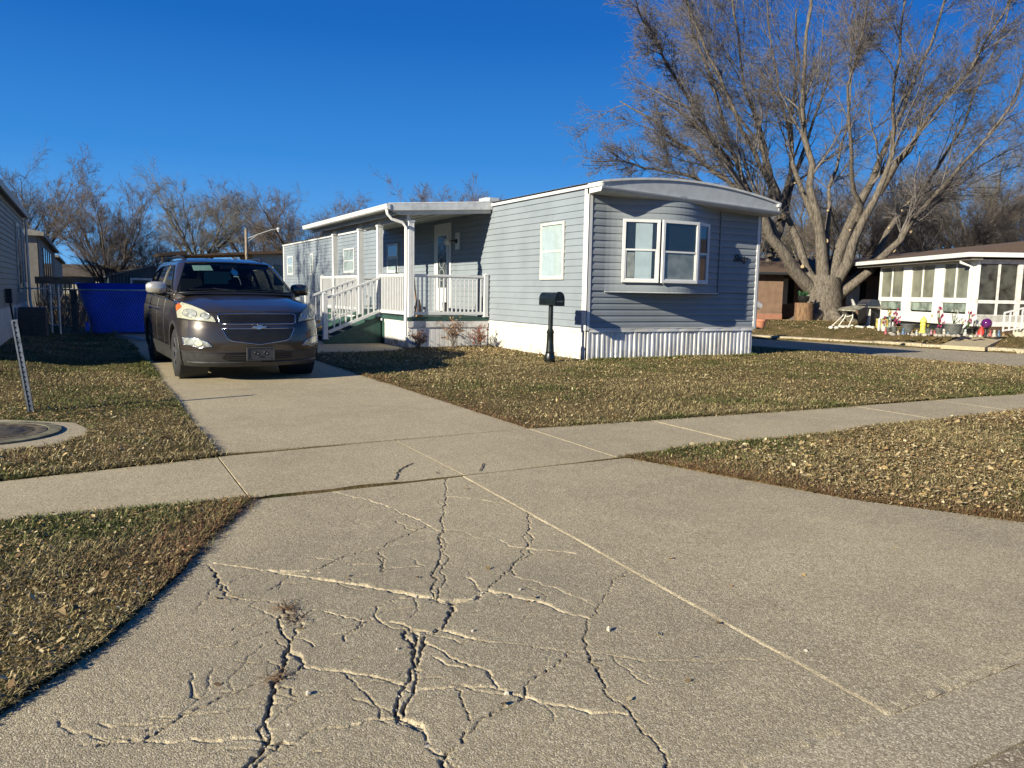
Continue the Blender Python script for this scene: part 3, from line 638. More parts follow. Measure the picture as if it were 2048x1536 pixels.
# roof: shallow bow across the width, overhanging the front
def rz(x): t = (x-XW)/(XE-XW); return 3.47+.20*(1-(2*t-.92)**2)-.04*max(0, t-.35)**1.3
xr = np.linspace(XW-.05, XE+.10, 22)
b = MB(); yr = [YF-.50, YF-.2, YF+2, YF+8, YF+16, YB+.05]
b.grid([[(x, y, rz(x)+.022) for x in xr] for y in yr])
b.grid([[(x, y, rz(x)-.02) for x in xr[::-1]] for y in yr])
b.grid([[(x, YF-.50, rz(x)-.02) for x in xr], [(x, YF-.50, rz(x)+.022) for x in xr]]); b.grid([[(x, YB+.05, rz(x)+.022) for x in xr], [(x, YB+.05, rz(x)-.02) for x in xr]])
b.build('roof', M_roofm, home, smooth=2)
b = MB(); b.beam((XW-.035, YF-.42, 3.445), (XW-.035, YB, 3.445), .05, .062); b.build('side_drip_edge', M_white, home, bevel=.004)
b = MB(); b.beam((XE+.05, YF-.42, 3.33), (XE+.05, YB, 3.33), .10, .08); b.build('side_gutter', M_white, home)
# front fascia: curved upper board and lower gutter moulding
b = MB(); up = [[(x, YF-.47, rz(x)-.018) for x in xr], [(x, YF-.455, 3.395-.16*(x-XW)/(XE-XW)) for x in xr]]; b.grid(up[::-1]); b.build('fascia', M_fascia, home)
b = MB(); pr = [(-.455, 3.40), (-.50, 3.395), (-.49, 3.36), (-.44, 3.315), (-.05, 3.305)]
dz = lambda x: -.16*(x-XW)/(XE-XW)
b.grid([[(x, YF+y, z+dz(x)) for x in xr] for y, z in pr][::-1]); b.build('soffit_moulding', M_fascia, home, smooth=2)
b = MB(); b.extr([(XW-.03, YF-.50, 3.50), (XW-.03, YF+.03, 3.50), (XW-.03, YF+.03, 3.30), (XW-.03, YF-.42, 3.31)], (.04, 0, 0)); b.build('fascia_end', M_white, home)
b = MB(); b.extr([(XE+.06, YF-.49, 3.36), (XE+.06, YF+.03, 3.36), (XE+.06, YF+.03, 3.17), (XE+.06, YF-.44, 3.17)], (.03, 0, 0)); b.tube([(XE+.02, YF-.53, 3.355), (XE+.02, YF-.45, 3.355)], .035, 10); b.build('fascia_end', M_white, home)
# roof vent
v_ = MB(); v_.box((9.72, 19.0, 3.6), (9.98, 19.26, 3.82)); v_.build('roof_vent', M_fascia, home, bevel=.01)
v_ = MB(); v_.prism([(9.60, 18.95), (9.70, 18.85), (10.0, 18.85), (10.1, 18.95), (10.1, 19.3), (10.0, 19.42), (9.70, 19.42), (9.60, 19.3)], 3.80, 3.90); v_.build('vent_cap', M_fascia, home, bevel=.01)

def window(parent, o, ux, out, w, z0, z1, fw=.055, mat_f=None, split=.5, blind=True, curtain=None, dep=.035, name='window', lower=True):
    """o = plan point at one end, ux = unit plan direction along the wall, out = outward normal"""
    mat_f = mat_f or M_cream
    o = np.array(o, float); ux = np.array(ux, float); out = np.array(out, float)
    def bx(b, a0, a1, c0, c1, d0, d1):
        cs = []
        for z in (c0, c1):
            for a, d in ((a0, d0), (a1, d0), (a1, d1), (a0, d1)): p = o+ux*a+out*d; cs.append((p[0], p[1], z))
        b.add(cs, [(0,3,2,1),(4,5,6,7),(0,1,5,4),(1,2,6,5),(2,3,7,6),(3,0,4,7)])
    f = MB(); bx(f, 0, w, z0, z0+fw, .004, dep); bx(f, 0, w, z1-fw, z1, .004, dep); bx(f, 0, fw, z0+fw, z1-fw, .004, dep); bx(f, w-fw, w, z0+fw, z1-fw, .004, dep)
    fo = f.build(name, mat_f, parent, bevel=.004)
    zm = z0+(z1-z0)*split; s = MB(); bx(s, fw, w-fw, zm-.018, zm+.018, .008, dep-.006); e = .022
    if lower:
        bx(s, fw, fw+e, z0+fw, zm-.018, .008, dep-.010); bx(s, w-fw-e, w-fw, z0+fw, zm-.018, .008, dep-.010); bx(s, fw+e, w-fw-e, z0+fw, z0+fw+e, .008, dep-.010)
    s.build('sash', mat_f, fo)
    k = MB(); bx(k, fw*.5, w-fw*.5, z0+fw*.5, z1-fw*.5, .0185, .0195); k.build('backing', M_dark, fo)
    if blind:
        k = MB(); zz = z0+fw+.01; b0, b1 = (blind if isinstance(blind, tuple) else (fw, w-fw))
        while zz < z1-fw-.02: bx(k, b0, b1, zz, zz+.016, .0198, .0212); zz += .021
        k.build('blind', M_blind, fo)
    if curtain:
        k = MB(); n = 9; a0, a1, c0, c1 = curtain
        for i in range(n):
            t0 = a0+(a1-a0)*i/n; t1 = a0+(a1-a0)*(i+1)/n; bx(k, t0, t1, c0+(.02 if i % 2 else 0), c1, .0198, .0206+.0006*(i % 2))
        k.build('curtain', M_curt, fo)
    g = MB(); bx(g, fw, w-fw, z0+fw, z1-fw, .0222, .0232); g.build('glass', M_glass, fo); return fo
# windows of the long wall
window(home, (XW-.012, 14.47), (0, -1), (-1, 0), .94, 1.64, 2.84, mat_f=M_cream)
for (y, w, z0, z1) in ((24.22, 1.0, 1.91, 2.84), (29.10, 1.35, 1.97, 2.88), (34.10, .48, 1.93, 2.87), (38.5, 1.2, 2.0, 2.88)):
    window(home, (XW-.012, y), (0, -1), (-1, 0), w, z0, z1, mat_f=M_white)
# three lights of the bay
def bp(x): return np.array([x, YF-bow(x)])
for (x0, x1, kw) in ((9.50, 10.225, dict(blind=(.27, .62), split=.52, curtain=(.08, .26, 1.68, 2.2))), (10.235, 11.17, dict(blind=None, curtain=(.10, .88, 1.66, 2.20))), (11.18, 11.62, dict(blind=None))):
    off_ = .075 if x0 > 10 and x0 < 11 else .035; a, c = bp(x0), bp(x1); u_ = (c-a)/np.linalg.norm(c-a); nn = np.array([u_[1], -u_[0]]); a = a+nn*off_
    window(home, a, u_, nn, float(np.linalg.norm(bp(x1)-bp(x0))), 1.60, 2.86, fw=.06, mat_f=M_white, dep=.05, **kw)
# door under the porch
b = MB(); b.box((XW-.045, 19.17, .80), (XW-.014, 20.30, 3.20)); b.build('door_surround', M_white, home, bevel=.006)
b = MB(); b.box((XW-.062, 19.30, .82), (XW-.046, 20.12, 2.98)); do = b.build('door', M_white, home, bevel=.004)
b = MB(); b.box((XW-.068, 19.42, 1.45), (XW-.063, 19.98, 2.86)); b.build('door_glass', mat('leaded_door_glass', (.06,.075,.085), .15, var=.5, vscale=12), do)
b = MB()
for q in range(3): b.tube([(XW-.072, 19.70+.17*math.cos(t), 2.15+.35*q-.35+.16*math.sin(t)) for t in np.linspace(0, 2*math.pi, 14)], .008, 5)
b.build('leaded_pattern', M_fascia, do)
b = MB(); b.ball((XW-.10, 19.38, 1.75), .033, 10); b.tube([(XW-.10, 19.38, 1.75), (XW-.062, 19.38, 1.75)], .014, 8); b.build('door_handle', mat('brass', (.5,.36,.14), .3, metal=1), do)
# porch lamp beside the door
b = MB(); b.box((XW-.055, 18.62, 2.46), (XW-.016, 18.86, 2.90)); pl = b.build('porch_light', M_white, home, bevel=.005)
b = MB(); b.tube([(XW-.06, 18.76, 2.66), (XW-.16, 18.8, 2.70), (XW-.22, 18.86, 2.66)], .018, 8); b.ball((XW-.06, 18.76, 2.68), .06, 10); b.build('lamp_arm', M_black, pl)
b = MB(); b.lathe([(.03, .10), (.07, .06), (.10, 0), (.085, -.05), (.03, -.09)], (XW-.26, 18.9, 2.66), 14); b.build('lamp_shade', mat('frosted_shade', (.62,.60,.52), .4), pl, smooth=True)
# wrought script on the front wall
fc = bpy.data.curves.new('house_name', 'FONT'); fc.body = 'Sixty'; fc.size = .21; fc.extrude = .008; fc.bevel_depth = .004; fc.shear = .35; fc.align_x = 'CENTER'
fo = bpy.data.objects.new('tmp', fc); sc.collection.objects.link(fo); fo.matrix_world = Matrix.Translation((12.84, YF-.035, 2.13)) @ Matrix.Rotation(math.pi/2, 4, 'X')
dg = bpy.context.evaluated_depsgraph_get(); me = bpy.data.meshes.new_from_object(fo.evaluated_get(dg)); me.transform(fo.matrix_world); bpy.data.objects.remove(fo)
me.transform(parent_world(home).inverted()); me.materials.clear(); me.materials.append(mat('dark_iron', (.05,.055,.06), .45, metal=.6)); me.name = 'house_name'
link(bpy.data.objects.new('house_name', me), home)

# ------------------------------------------------------------------ covered porch
M_vinyl = mat('white_vinyl_rail', (.64,.64,.635), .42, var=.04)
M_ceil = mat('porch_ceiling_board', (.55,.52,.45), .6, var=.08)
XP = 6.62; YPF = 16.95; YPB = 24.2; ZD = .735; ZR = 1.72
porch = thing('porch', 'covered white porch with fluted posts, railings and green steps against the grey home', 'porch', (XP, YPF, 0))
b = MB()
for i in range(52): y0 = YPF-.02+i*.142; b.box((XP-.03, y0, ZD-.035), (XW-.03, y0+.136, ZD))
b.build('deck_boards', M_green, porch)
b = MB(); b.box((XP-.045, YPF-.045, ZD-.085), (XW-.03, YPF-.022, ZD-.037)); b.box((XP-.045, YPF-.022, ZD-.095), (XP-.031, YPB+.3, ZD-.037)); b.build('deck_edge', M_green, porch)
b = MB(); b.box((XP-.035, YPF-.035, .49), (XW-.03, YPF+.0, .645)); b.build('fascia_board', mat('weathered_white_board', (.62,.60,.58), .6, var=.2, vscale=9), porch, bevel=.004)
M_pan = mat('porch_skirt_panel', (.68,.67,.66), .6, var=.08)
b = MB(); pts = []
for i in range(18): x0 = XP-.01+i*.117; pts += [(x0, YPF+.004), (x0+.006, YPF-.008), (x0+.105, YPF-.008), (x0+.111, YPF+.004)]
pts = [(min(a, XW-.03), c) for a, c in pts]; b.grid([[(a, c, -.05) for a, c in pts], [(a, c, .50) for a, c in pts]]); b.build('skirt_panel', M_pan, porch)
b = MB(); b.box((XP-.02, YPF+.0, -.05), (XP-.005, 18.55, .638)); b.box((XP-.032, YPF, .56), (XP-.021, 18.55, .636)); b.build('side_panel', M_skirt, porch)
b = MB(); b.box((XP-.03, 17.6, .06), (XP-.021, 17.85, .17)); b.build('crawl_vent', M_curt, porch)
b = MB(); b.box((XP-.012, 18.56, -.05), (XP-.001, YPB+.28, .58)); b.build('side_panel', M_green, porch)
# posts
def post(x, y, z0, z1, s=.066):
    b = MB(); pts = []
    for k in range(4):                       # fluted square post
        a = k*math.pi/2; c_, s_ = math.cos(a), math.sin(a)
        for u_, d in ((-1, 1), (-.62, 1), (-.5, .88), (-.38, 1), (-.12, 1), (0, .88), (.12, 1), (.38, 1), (.5, .88), (.62, 1)):
            px, py = u_*s, -d*s; pts.append((x+px*c_-py*s_, y+px*s_+py*c_))
    b.prism(pts, z0, z1)
    b.box((x-s-.014, y-s-.014, z1-.03), (x+s+.014, y+s+.014, z1+.012)); b.box((x-s-.014, y-s-.014, z0-.001), (x+s+.014, y+s+.014, z0+.03)); return b
for (y, x) in ((16.98, XP+.06), (18.80, XP-.06), (20.35, XP-.06), (22.80, XP-.06)): post(x, y, ZD+.001 if y < 18 else ZD-.05, 2.97).build('post', M_vinyl, porch)
# roof, sloping down away from the wall
XRo = 6.06; YR0, YR1 = 16.78, 24.45; zr = lambda x: 3.22+(x-XRo)*(3.44-3.22)/(XW-XRo)
b = MB(); pts = []; i = 0; y = YR0
while y < YR1: pts += [(y, 0), (y+.12, 0), (y+.15, .035), (y+.19, .035), (y+.22, 0)]; y += .27
pts = [(min(a, YR1), c) for a, c in pts]
b.grid([[(x, a, zr(x)+c+.075) for a, c in pts] for x in (XRo+.05, XW-.02)][::-1]); b.build('roof_panel', M_roofm, porch)
b = MB(); b.add([(XRo+.06, YR0+.05, zr(XRo)-.045), (XW-.02, YR0+.05, zr(XW)-.13), (XW-.02, YR1-.05, zr(XW)-.13), (XRo+.06, YR1-.05, zr(XRo)-.045)], [(0, 3, 2, 1)])
for i in range(7): xx = XRo+.3+i*.34; b.box((xx, YR0+.06, zr(xx)-.12), (xx+.012, YR1-.06, zr(xx)-.10))
b.build('ceiling', M_ceil, porch)
b = MB(); b.extr([(XRo+.02, YR0, zr(XRo)+.07), (XW-.02, YR0, zr(XW)+.07), (XW-.02, YR0, zr(XW)-.10), (XRo+.06, YR0, zr(XRo)-.07)], (0, .045, 0)); b.build('front_fascia', mat('porch_fascia', (.60,.61,.60), .5), porch)
b = MB(); b.extr([(XRo+.12, YR0+.05, zr(XRo)-.07), (XW-.04, YR0+.05, zr(XW)-.10), (XW-.04, YR0+.05, zr(XW)-.19), (XRo+.3, YR0+.05, zr(XRo)-.15)], (0, .05, 0)); b.beam((XP-.02, YR0+.12, 3.06), (XP-.02, YR1-.3, 3.06), .09, .16); b.beam((XP-.30, YR0+.10, 3.13), (XP-.30, YR1-.05, 3.13), .03, .09); b.build('beam', M_ceil, porch)
b = MB(); gp_ = [(-.0, .075), (-.085, .075), (-.095, .05), (-.075, .02), (-.08, -.02), (-.05, -.045), (0, -.045)]
b.extr([(XRo+.045+a, YR0-.02, 3.22+c) for a, c in gp_], (0, YR1-YR0+.04, 0)); b.build('gutter', M_white, porch)
b = MB(); b.tube([(XRo-.0, YR0+.10, 3.19), (XRo+.02, YR0+.10, 3.08), (XRo+.12, YR0+.09, 2.97), (XRo+.36, YR0+.04, 2.90), (XRo+.44, YR0+.03, 2.80), (XRo+.44, YR0+.03, 1.5), (XRo+.43, YR0+.04, .30), (XRo+.50, YR0-.02, .17), (XRo+.66, YR0-.16, .09)], .042, 4)
b.build('downspout', M_white, porch, bevel=.006)
# railings
def railing(pts, name='railing', n=None, zb0=.09):
    """pts: two 3D points at deck level"""
    p, q_ = np.array(pts[0], float), np.array(pts[1], float); L_ = np.linalg.norm(q_-p)
    b = MB(); b.beam(p+[0, 0, ZR-ZD], q_+[0, 0, ZR-ZD], .07, .055); b.beam(p+[0, 0, ZR-ZD-.037], q_+[0, 0, ZR-ZD-.037], .045, .02); ro = b.build(name, M_vinyl, porch, bevel=.008)
    b = MB(); b.beam(p+[0, 0, zb0], q_+[0, 0, zb0], .045, .075); b.build('bottom_rail', M_vinyl, ro, bevel=.005)
    n = n or max(1, int(L_/.125)); d = (q_-p)
    for i in range(1, n):
        c = p+d*i/n; b = MB(); b.box((c[0]-.017, c[1]-.017, c[2]+zb0+.037), (c[0]+.017, c[1]+.017, c[2]+ZR-ZD-.045)); b.build('baluster', M_vinyl, ro)
    return ro
def newel(x, y, z0, z1, s=.055):
    b = MB(); b.box((x-s, y-s, z0), (x+s, y+s, z1)); b.box((x-s-.018, y-s-.018, z0), (x+s+.018, y+s+.018, z0+.025))
    b.add([(x-s-.012, y-s-.012, z1), (x+s+.012, y-s-.012, z1), (x+s+.012, y+s+.012, z1), (x-s-.012, y+s+.012, z1), (x, y, z1+.05)], [(3, 2, 1, 0), (0, 1, 4), (1, 2, 4), (2, 3, 4), (3, 0, 4)])
    return b.build('newel', M_vinyl, porch, bevel=.005)
railing([(XP+.12, YPF+.0, ZD), (XW-.12, YPF+.0, ZD)], n=17)
newel(XW-.10, YPF+.0, ZD, ZR+.04)
railing([(XP-.06, YPF+.1, ZD), (XP-.06, 18.74, ZD)], n=15); railing([(XP-.06, 20.41, ZD), (XP-.06, 22.74, ZD)], n=19); railing([(XP-.06, 22.86, ZD), (XP-.06, YPB, ZD)], n=10); railing([(XP+.02, YPB, ZD), (XW-.1, YPB, ZD)], n=16)
newel(XP-.06, YPB, ZD, ZR+.04)
# steps going down towards the driveway
XS = 5.20; b = MB(); nst = 4
for i in range(nst):
    z1 = ZD-(i+1)*ZD/(nst+1); x1 = XP-.05-i*.30; b.box((x1-.32, 18.78, z1-.03), (x1, 20.36, z1)); b.box((x1-.02, 18.80, z1-.0), (x1-.005, 20.34, z1+.118))
b.build('stair_treads', M_green, porch)
for y in (18.76, 20.38):
    b = MB(); b.extr([(XP-.05, y, ZD-.02), (XP-.05, y, .0), (XS-.10, y, .0), (XS-.10, y, .10)], (0, .03, 0)); b.build('stair_stringer', M_green, porch)
for y in (18.70, 20.44):
    newel(XS-.08, y, .13, 1.24); z0 = .20
    p = np.array([XP-.10, y, ZD]); q_ = np.array([XS, y, z0-.02])
    b = MB(); b.beam(p+[0, 0, .92], q_+[0, 0, .97], .065, .055); b.build('stair_rail', M_vinyl, porch, bevel=.008); b = MB(); b.beam(p+[0, 0, .10], q_+[0, 0, .12], .045, .075); so = b.build('stair_rail', M_vinyl, porch, bevel=.005)
    for i in range(1, 9):
        t = i/9; c = p+(q_-p)*t; b = MB(); b.box((c[0]-.017, c[1]-.017, c[2]+.12), (c[0]+.017, c[1]+.017, c[2]+.93)); b.build('baluster', M_vinyl, so)
# things standing on the porch
bt = thing('broom', 'orange handled corn broom leaning by the porch corner post', 'broom', (6.9, 17.25, ZD))
b = MB(); b.tube([(6.95, 17.3, ZD+.38), (6.84, 17.2, ZD+1.06)], .018, 8); b.build('handle', mat('orange_brown_wood', (.42,.16,.06), .5), bt)
b = MB(); b.extr([(6.93, 17.28, ZD+.40), (6.98, 17.31, ZD+.40), (7.10, 17.40, ZD+.005), (6.88, 17.25, ZD+.005)], (.05, -.05, 0)); b.build('bristles', mat('broom_straw', (.35,.20,.09), .9, var=.3, vscale=30), bt)
mi = thing('boot_pair', 'small pair of black rubber boots by the door', 'boots', (8.2, 18.3, ZD))
for k in (0, 1):
    b = MB(); b.tube([(8.2, 18.3+k*.14, ZD+.33), (8.2, 18.3+k*.14, ZD+.08)], [.062, .05], 10); b.ball((8.14, 18.3+k*.14, ZD+.05), .06, 10, (1.9, .9, .8)); b.build('boot', M_black, mi, smooth=2)
# downspout extension block and small things beside the path
# ------------------------------------------------------------------ the parked SUV
# local: x to the right of the picture, y backwards from the front bumper, z up
CARO = (2.185, 11.46, 0.0); CARR = math.radians(2.6)
def lerp(z, xs, ys): return np.interp(z, xs, ys)
ZB = .24
def c_yf(z): return lerp(z, [.20,.30,.42,.55,.68,.80,.92,1.0,1.1,1.3], [.10,.045,.015,.0,.005,.02,.06,.10,.16,.3])
def c_w(z):  return lerp(z, [.20,.30,.45,.60,.75,.90,1.0,1.1,1.2,1.3], [.955,.99,1.01,1.02,1.025,1.02,1.01,.99,.965,.945])
def c_L(z):  return lerp(z, [.2,.5,.8,1.0,1.2], [.62,.66,.74,.82,.9])
YR = 5.18
def outline(z, s):
    """s 0..1 round half the car: 0 front centre, .35 corner end, .8 rear corner start, 1 rear centre (x>=0)"""
    w = c_w(z); yf = c_yf(z); L = c_L(z); a = 3.2
    if s < .38:
        q = s/.38; x = w*math.sin(q*math.pi/2)**(.86); x = min(x, w); y = yf+L*(1-(max(0, 1-(x/w)**a))**.5)
    elif s < .85:
        q = (s-.38)/.47; x = w; y = yf+L+(YR-.45-(yf+L))*q
    else:
        q = (s-.85)/.15; th = q*math.pi/2; x = w*math.cos(th)**.5 if q < 1 else 0; y = YR-.45+.45*math.sin(th)**.7-.12*max(0, z-.7)
    return x, y
def topz(x, y):
    """height of the hood edge / belt line along the outline"""
    base = lerp(y, [0,.15,.35,.6,1.0,1.4,2.5,4.0,5.2], [.985,1.0,1.05,1.10,1.135,1.15,1.17,1.21,1.22]); return base
def hoodz(x, y, xe, ze):
    c = lerp(y, [0,.1,.3,.6,.9,1.2,1.5], [1.0,1.03,1.10,1.17,1.225,1.265,1.29]); t = min(1, abs(x)/max(xe, 1e-6))
    z = ze+(max(c, ze)-ze)*(1-t**3.0)
    z += .012*math.exp(-((abs(x)-(.42+.25*y))/.09)**2)*min(1, y*2)      # hood crease
    return z
def surf(x, z):
    """front surface y at lateral x, height z"""
    w = c_w(z); return c_yf(z)+c_L(z)*(1-(max(0, 1-(min(abs(x), w*.9999)/w)**3.2))**.5)
# greenhouse outline, z from belt to roof
def g_yf(z): return lerp(z, [1.10,1.27,1.40,1.55,1.70,1.78,1.84], [1.12,1.20,1.42,1.66,1.92,2.10,2.5])
def g_w(z): return lerp(z, [1.10,1.2,1.35,1.5,1.65,1.74,1.80,1.84], [.955,.945,.905,.855,.795,.75,.68,.5])
def g_L(z): return lerp(z, [1.1,1.3,1.5,1.7,1.84], [.34,.34,.32,.30,.25])
def g_yr(z): return lerp(z, [1.1,1.3,1.6,1.78,1.84], [5.10,5.05,4.85,4.75,4.6])
def g_front(x, z):
    w = g_w(z); return g_yf(z)+g_L(z)*(1-(max(0, 1-(min(abs(x), w*.9999)/w)**2.6))**.5)
def g_out(z, s):
    w = g_w(z)
    if s < .4:
        q = s/.4; x = w*math.sin(q*math.pi/2)**.88; x = min(x, w); y = g_front(x, z) if x < w*.9999 else g_yf(z)+g_L(z)
    elif s < .85:
        q = (s-.4)/.45; x = w; y = g_yf(z)+g_L(z)+(g_yr(z)-.3-(g_yf(z)+g_L(z)))*q
    else:
        q = (s-.85)/.15; th = q*math.pi/2; x = w*max(0, math.cos(th))**.5; y = g_yr(z)-.3+.3*math.sin(th)**.7
    return x, y
M_paint = mat('mocha_metallic_paint', (.050,.040,.034), .30, metal=.4, var=.03, coat=1.0, vscale=2)
M_clad = mat('dark_grey_bumper_plastic', (.035,.034,.034), .5, var=.15, vscale=10)
M_chrome = mat('satin_chrome', (.42,.44,.49), .18, metal=1.0, var=.03)
M_silver = mat('sun_glare_mirror_cap', (.52,.49,.44), .25, metal=.5, var=.03, coat=.6)
M_grille = mat('black_grille', (.010,.010,.011), .35, var=.1)
M_rub = mat('tyre_rubber', (.018,.018,.018), .8, var=.2, bump=.2, bscale=60)
M_rim = mat('dark_silver_alloy', (.42,.42,.44), .3, metal=.85, var=.1)
M_lamp = mat('hazy_headlight_lens', (.40,.40,.31), .22, var=.06, vscale=9, coat=.8)
M_refl = mat('lamp_reflector', (.50,.51,.46), .25, metal=.6, var=.2, vscale=20)
M_amber = mat('amber_reflector', (.50,.12,.03), .3)
M_wsg = glass_mat('tinted_windscreen', (-.12,-.04,-.04), 5.0, .012)
M_side_g = glass_mat('dark_side_glass', (-.25,-.23,-.22), 4.0, .03)
M_seat = mat('dark_seat_fabric', (.03,.03,.033), .8)
suv = thing('suv', 'brown grey crossover SUV with hazy headlights parked nose out on the concrete drive', 'car', CARO, CARR)
def car_pt(pts): return pts
def cbuild(b, name, m, parent=None, **k): return b.build(name, m, parent or suv, world=False, **k)
SS = np.concatenate([np.linspace(0, .38, 34), np.linspace(.38, .85, 90)[1:], np.linspace(.85, 1, 14)[1:]])
WC = [(1.02, .385), (4.04, .385)]; RA = .43
def wrap(zfun, vs, fn):
    rows = []
    for v in vs:
        row = []
        for s in SS:
            x, y = fn(v, s); row.append((x, y, zfun(v, s, x, y)))
        rows.append([(-x, y, z) for x, y, z in row[::-1]]+row[1:])
    return np.array(rows)
def mk(v, s):                               # v = absolute z, or (fraction) above the bumper line
    return outline(v, s)
ZC = .445
vsb = np.linspace(0, 1, 20); rows = []
for v in vsb:
    row = []
    for s in SS:
        x, y = outline(.9, s); zt = topz(x, y); z = ZC+(zt-ZC)*v; x, y = outline(z, s); row.append((x, y, z))
    rows.append([(-x, y, z) for x, y, z in row[::-1]]+row[1:])
Pb = np.array(rows)
rows = []
for z in np.linspace(.225, ZC, 6):
    row = [(*outline(z, s), z) for s in SS]; rows.append([(-x, y, z) for x, y, z in row[::-1]]+row[1:])
Pl_ = np.array(rows)
def arch(P):
    P = P.copy(); side_ = np.abs(P[..., 0]) > .90; ctr = None; mask = np.ones((P.shape[0]-1, P.shape[1]-1), bool)
    for cy, cz in WC:
        dy, dz = P[..., 1]-cy, P[..., 2]-cz; d = np.hypot(dy, dz); k = side_ & (np.abs(d-RA) < .032)
        P[..., 1] = np.where(k, cy+dy/np.maximum(d, 1e-6)*RA, P[..., 1]); P[..., 2] = np.where(k, cz+dz/np.maximum(d, 1e-6)*RA, P[..., 2])
        C = (P[:-1, :-1]+P[1:, :-1]+P[:-1, 1:]+P[1:, 1:])/4; mask &= ~((np.hypot(C[..., 1]-cy, C[..., 2]-cz) < RA-.004) & (np.abs(C[..., 0]) > .88))
    return P, mask
P2, mk_ = arch(Pb); b = MB(); b.grid(P2, mk_); body = cbuild(b, 'body', M_paint, smooth=True)
P2, mk_ = arch(Pl_); b = MB(); b.grid(P2, mk_); cbuild(b, 'lower_bumper', M_clad, smooth=True)
# hood and wing tops
n1 = 12; rows = []
for s in list(np.linspace(.0, .38, 26))+list(np.linspace(.38, .50, 8))[1:]:
    xe, ye = outline(.95, s); ze = topz(xe, ye); xe2, ye2 = outline(ze, s); xe2 = max(xe2, .002)
    rows.append([(xe2*t, ye2, hoodz(xe2*t, ye2, xe2, ze)) for t in np.sin(np.linspace(-1, 1, 33)*math.pi/2)])
b = MB(); b.grid(rows); cbuild(b, 'hood', M_paint, smooth=True)
# belt shelf behind the hood
b = MB(); rows = []
for s in np.linspace(.5, .85, 12):
    x, y = outline(1.15, s); z = topz(x, y); rows.append([(-x, y, z), (-x*.93, y, z+.012), (x*.93, y, z+.012), (x, y, z)])
b.grid(rows); cbuild(b, 'cabin_floor', M_dark)
# cabin shell with openings
def poly_side(y, z, polys): return in_any(np.array([y]), np.array([z]), polys)[0]
WSP = [(-.90,1.262),(-.45,1.292),(0,1.30),(.45,1.292),(.90,1.262),(.66,1.735),(.33,1.755),(0,1.762),(-.33,1.755),(-.66,1.735)]
SWP = [[(1.72,1.29),(2.78,1.27),(2.80,1.71),(2.42,1.695),(2.05,1.52)], [(2.90,1.27),(3.78,1.29),(3.76,1.70),(2.92,1.71)], [(3.90,1.30),(4.55,1.38),(4.42,1.60),(3.92,1.69)]]
GS_ = np.concatenate([np.linspace(0, .4, 30), np.linspace(.4, .85, 60)[1:], np.linspace(.85, 1, 12)[1:]])
gz_l = np.concatenate([np.linspace(1.12, 1.74, 26), [1.77, 1.795, 1.815, 1.83, 1.838]]); rows = []
for z in gz_l:
    row = [(*g_out(z, s), z) for s in GS_]; rows.append([(-x, y, z) for x, y, z in row[::-1]]+row[1:])
Pg = np.array(rows); C = (Pg[:-1, :-1]+Pg[1:, :-1]+Pg[:-1, 1:]+Pg[1:, 1:])/4
msk = np.ones(C.shape[:2], bool); fr_ = C[..., 1] < 2.45
infr = fr_ & inpoly(C[..., 0], C[..., 2], WSP) & (np.abs(C[..., 0]) < g_w(C[..., 2])*.985); msk &= ~infr
insd = (np.abs(C[..., 0]) > g_w(C[..., 2])*.97) & in_any(C[..., 1], C[..., 2], SWP); msk &= ~insd
inre = (C[..., 1] > 4.65) & (np.abs(C[..., 0]) < .62) & (C[..., 2] > 1.28) & (C[..., 2] < 1.66); msk &= ~inre
b = MB(); b.grid(Pg, msk); top = Pg[-1]; b.add(list(map(tuple, top)), [tuple(range(len(top)))]); cbuild(b, 'cabin', M_paint, smooth=2)
def zrows(poly, nz=12, nx=18, f=None, off=.006):
    """regular patch over a z-monotone polygon in (u,z)"""
    us = [p[0] for p in poly]; zs = [p[1] for p in poly]; z0, z1 = min(zs)+1e-4, max(zs)-1e-4; R_ = []
    for z in np.linspace(z0, z1, nz):
        c = []
        for i in range(len(poly)):
            (a, p), (e, q_) = poly[i], poly[(i+1) % len(poly)]
            if (p-z)*(q_-z) <= 0 and p != q_: c.append(a+(e-a)*(z-p)/(q_-p))
        R_.append([f(u, z, off) for u in np.linspace(min(c), max(c), nx)])
    return R_
def ffront(x, z, off):
    w = float(c_w(z)); x_ = max(-w*.9995, min(w*.9995, x)); e = .004
    y = surf(x_, z); dydx = (surf(min(abs(x_)+e, w*.9995), z)-surf(abs(x_)-e, z))/(min(abs(x_)+e, w*.9995)-abs(x_)+e)*(1 if x_ >= 0 else -1)
    n = np.array([dydx, -1.0]); n /= np.linalg.norm(n); return (x_+n[0]*off, y+n[1]*off, z)
def fws(x, z, off):
    w = float(g_w(z)); x_ = max(-w*.999, min(w*.999, x)); y = g_front(x_, z); return (x_*(1+off*.6), y-off*.8, z+off*.55)
def bnd(poly, f, off, n=8):
    P_ = []
    for i in range(len(poly)):
        a, c = poly[i], poly[(i+1) % len(poly)]
        for t in np.linspace(0, 1, n, endpoint=False): P_.append(f(a[0]+(c[0]-a[0])*t, a[1]+(c[1]-a[1])*t, off))
    P_.append(P_[0]); return P_
def patch(poly, f, off, name, m, parent=None, rad=None, m2=None, name2='surround', **k):
    b = MB(); b.grid(zrows(poly, f=f, off=off, **k)); o = cbuild(b, name, m, parent, smooth=True)
    if rad: b = MB(); b.tube(bnd(poly, f, off), rad, 6); cbuild(b, name2, m2, o, smooth=True)
    return o
mir = lambda p: [(-x, z) for x, z in p]
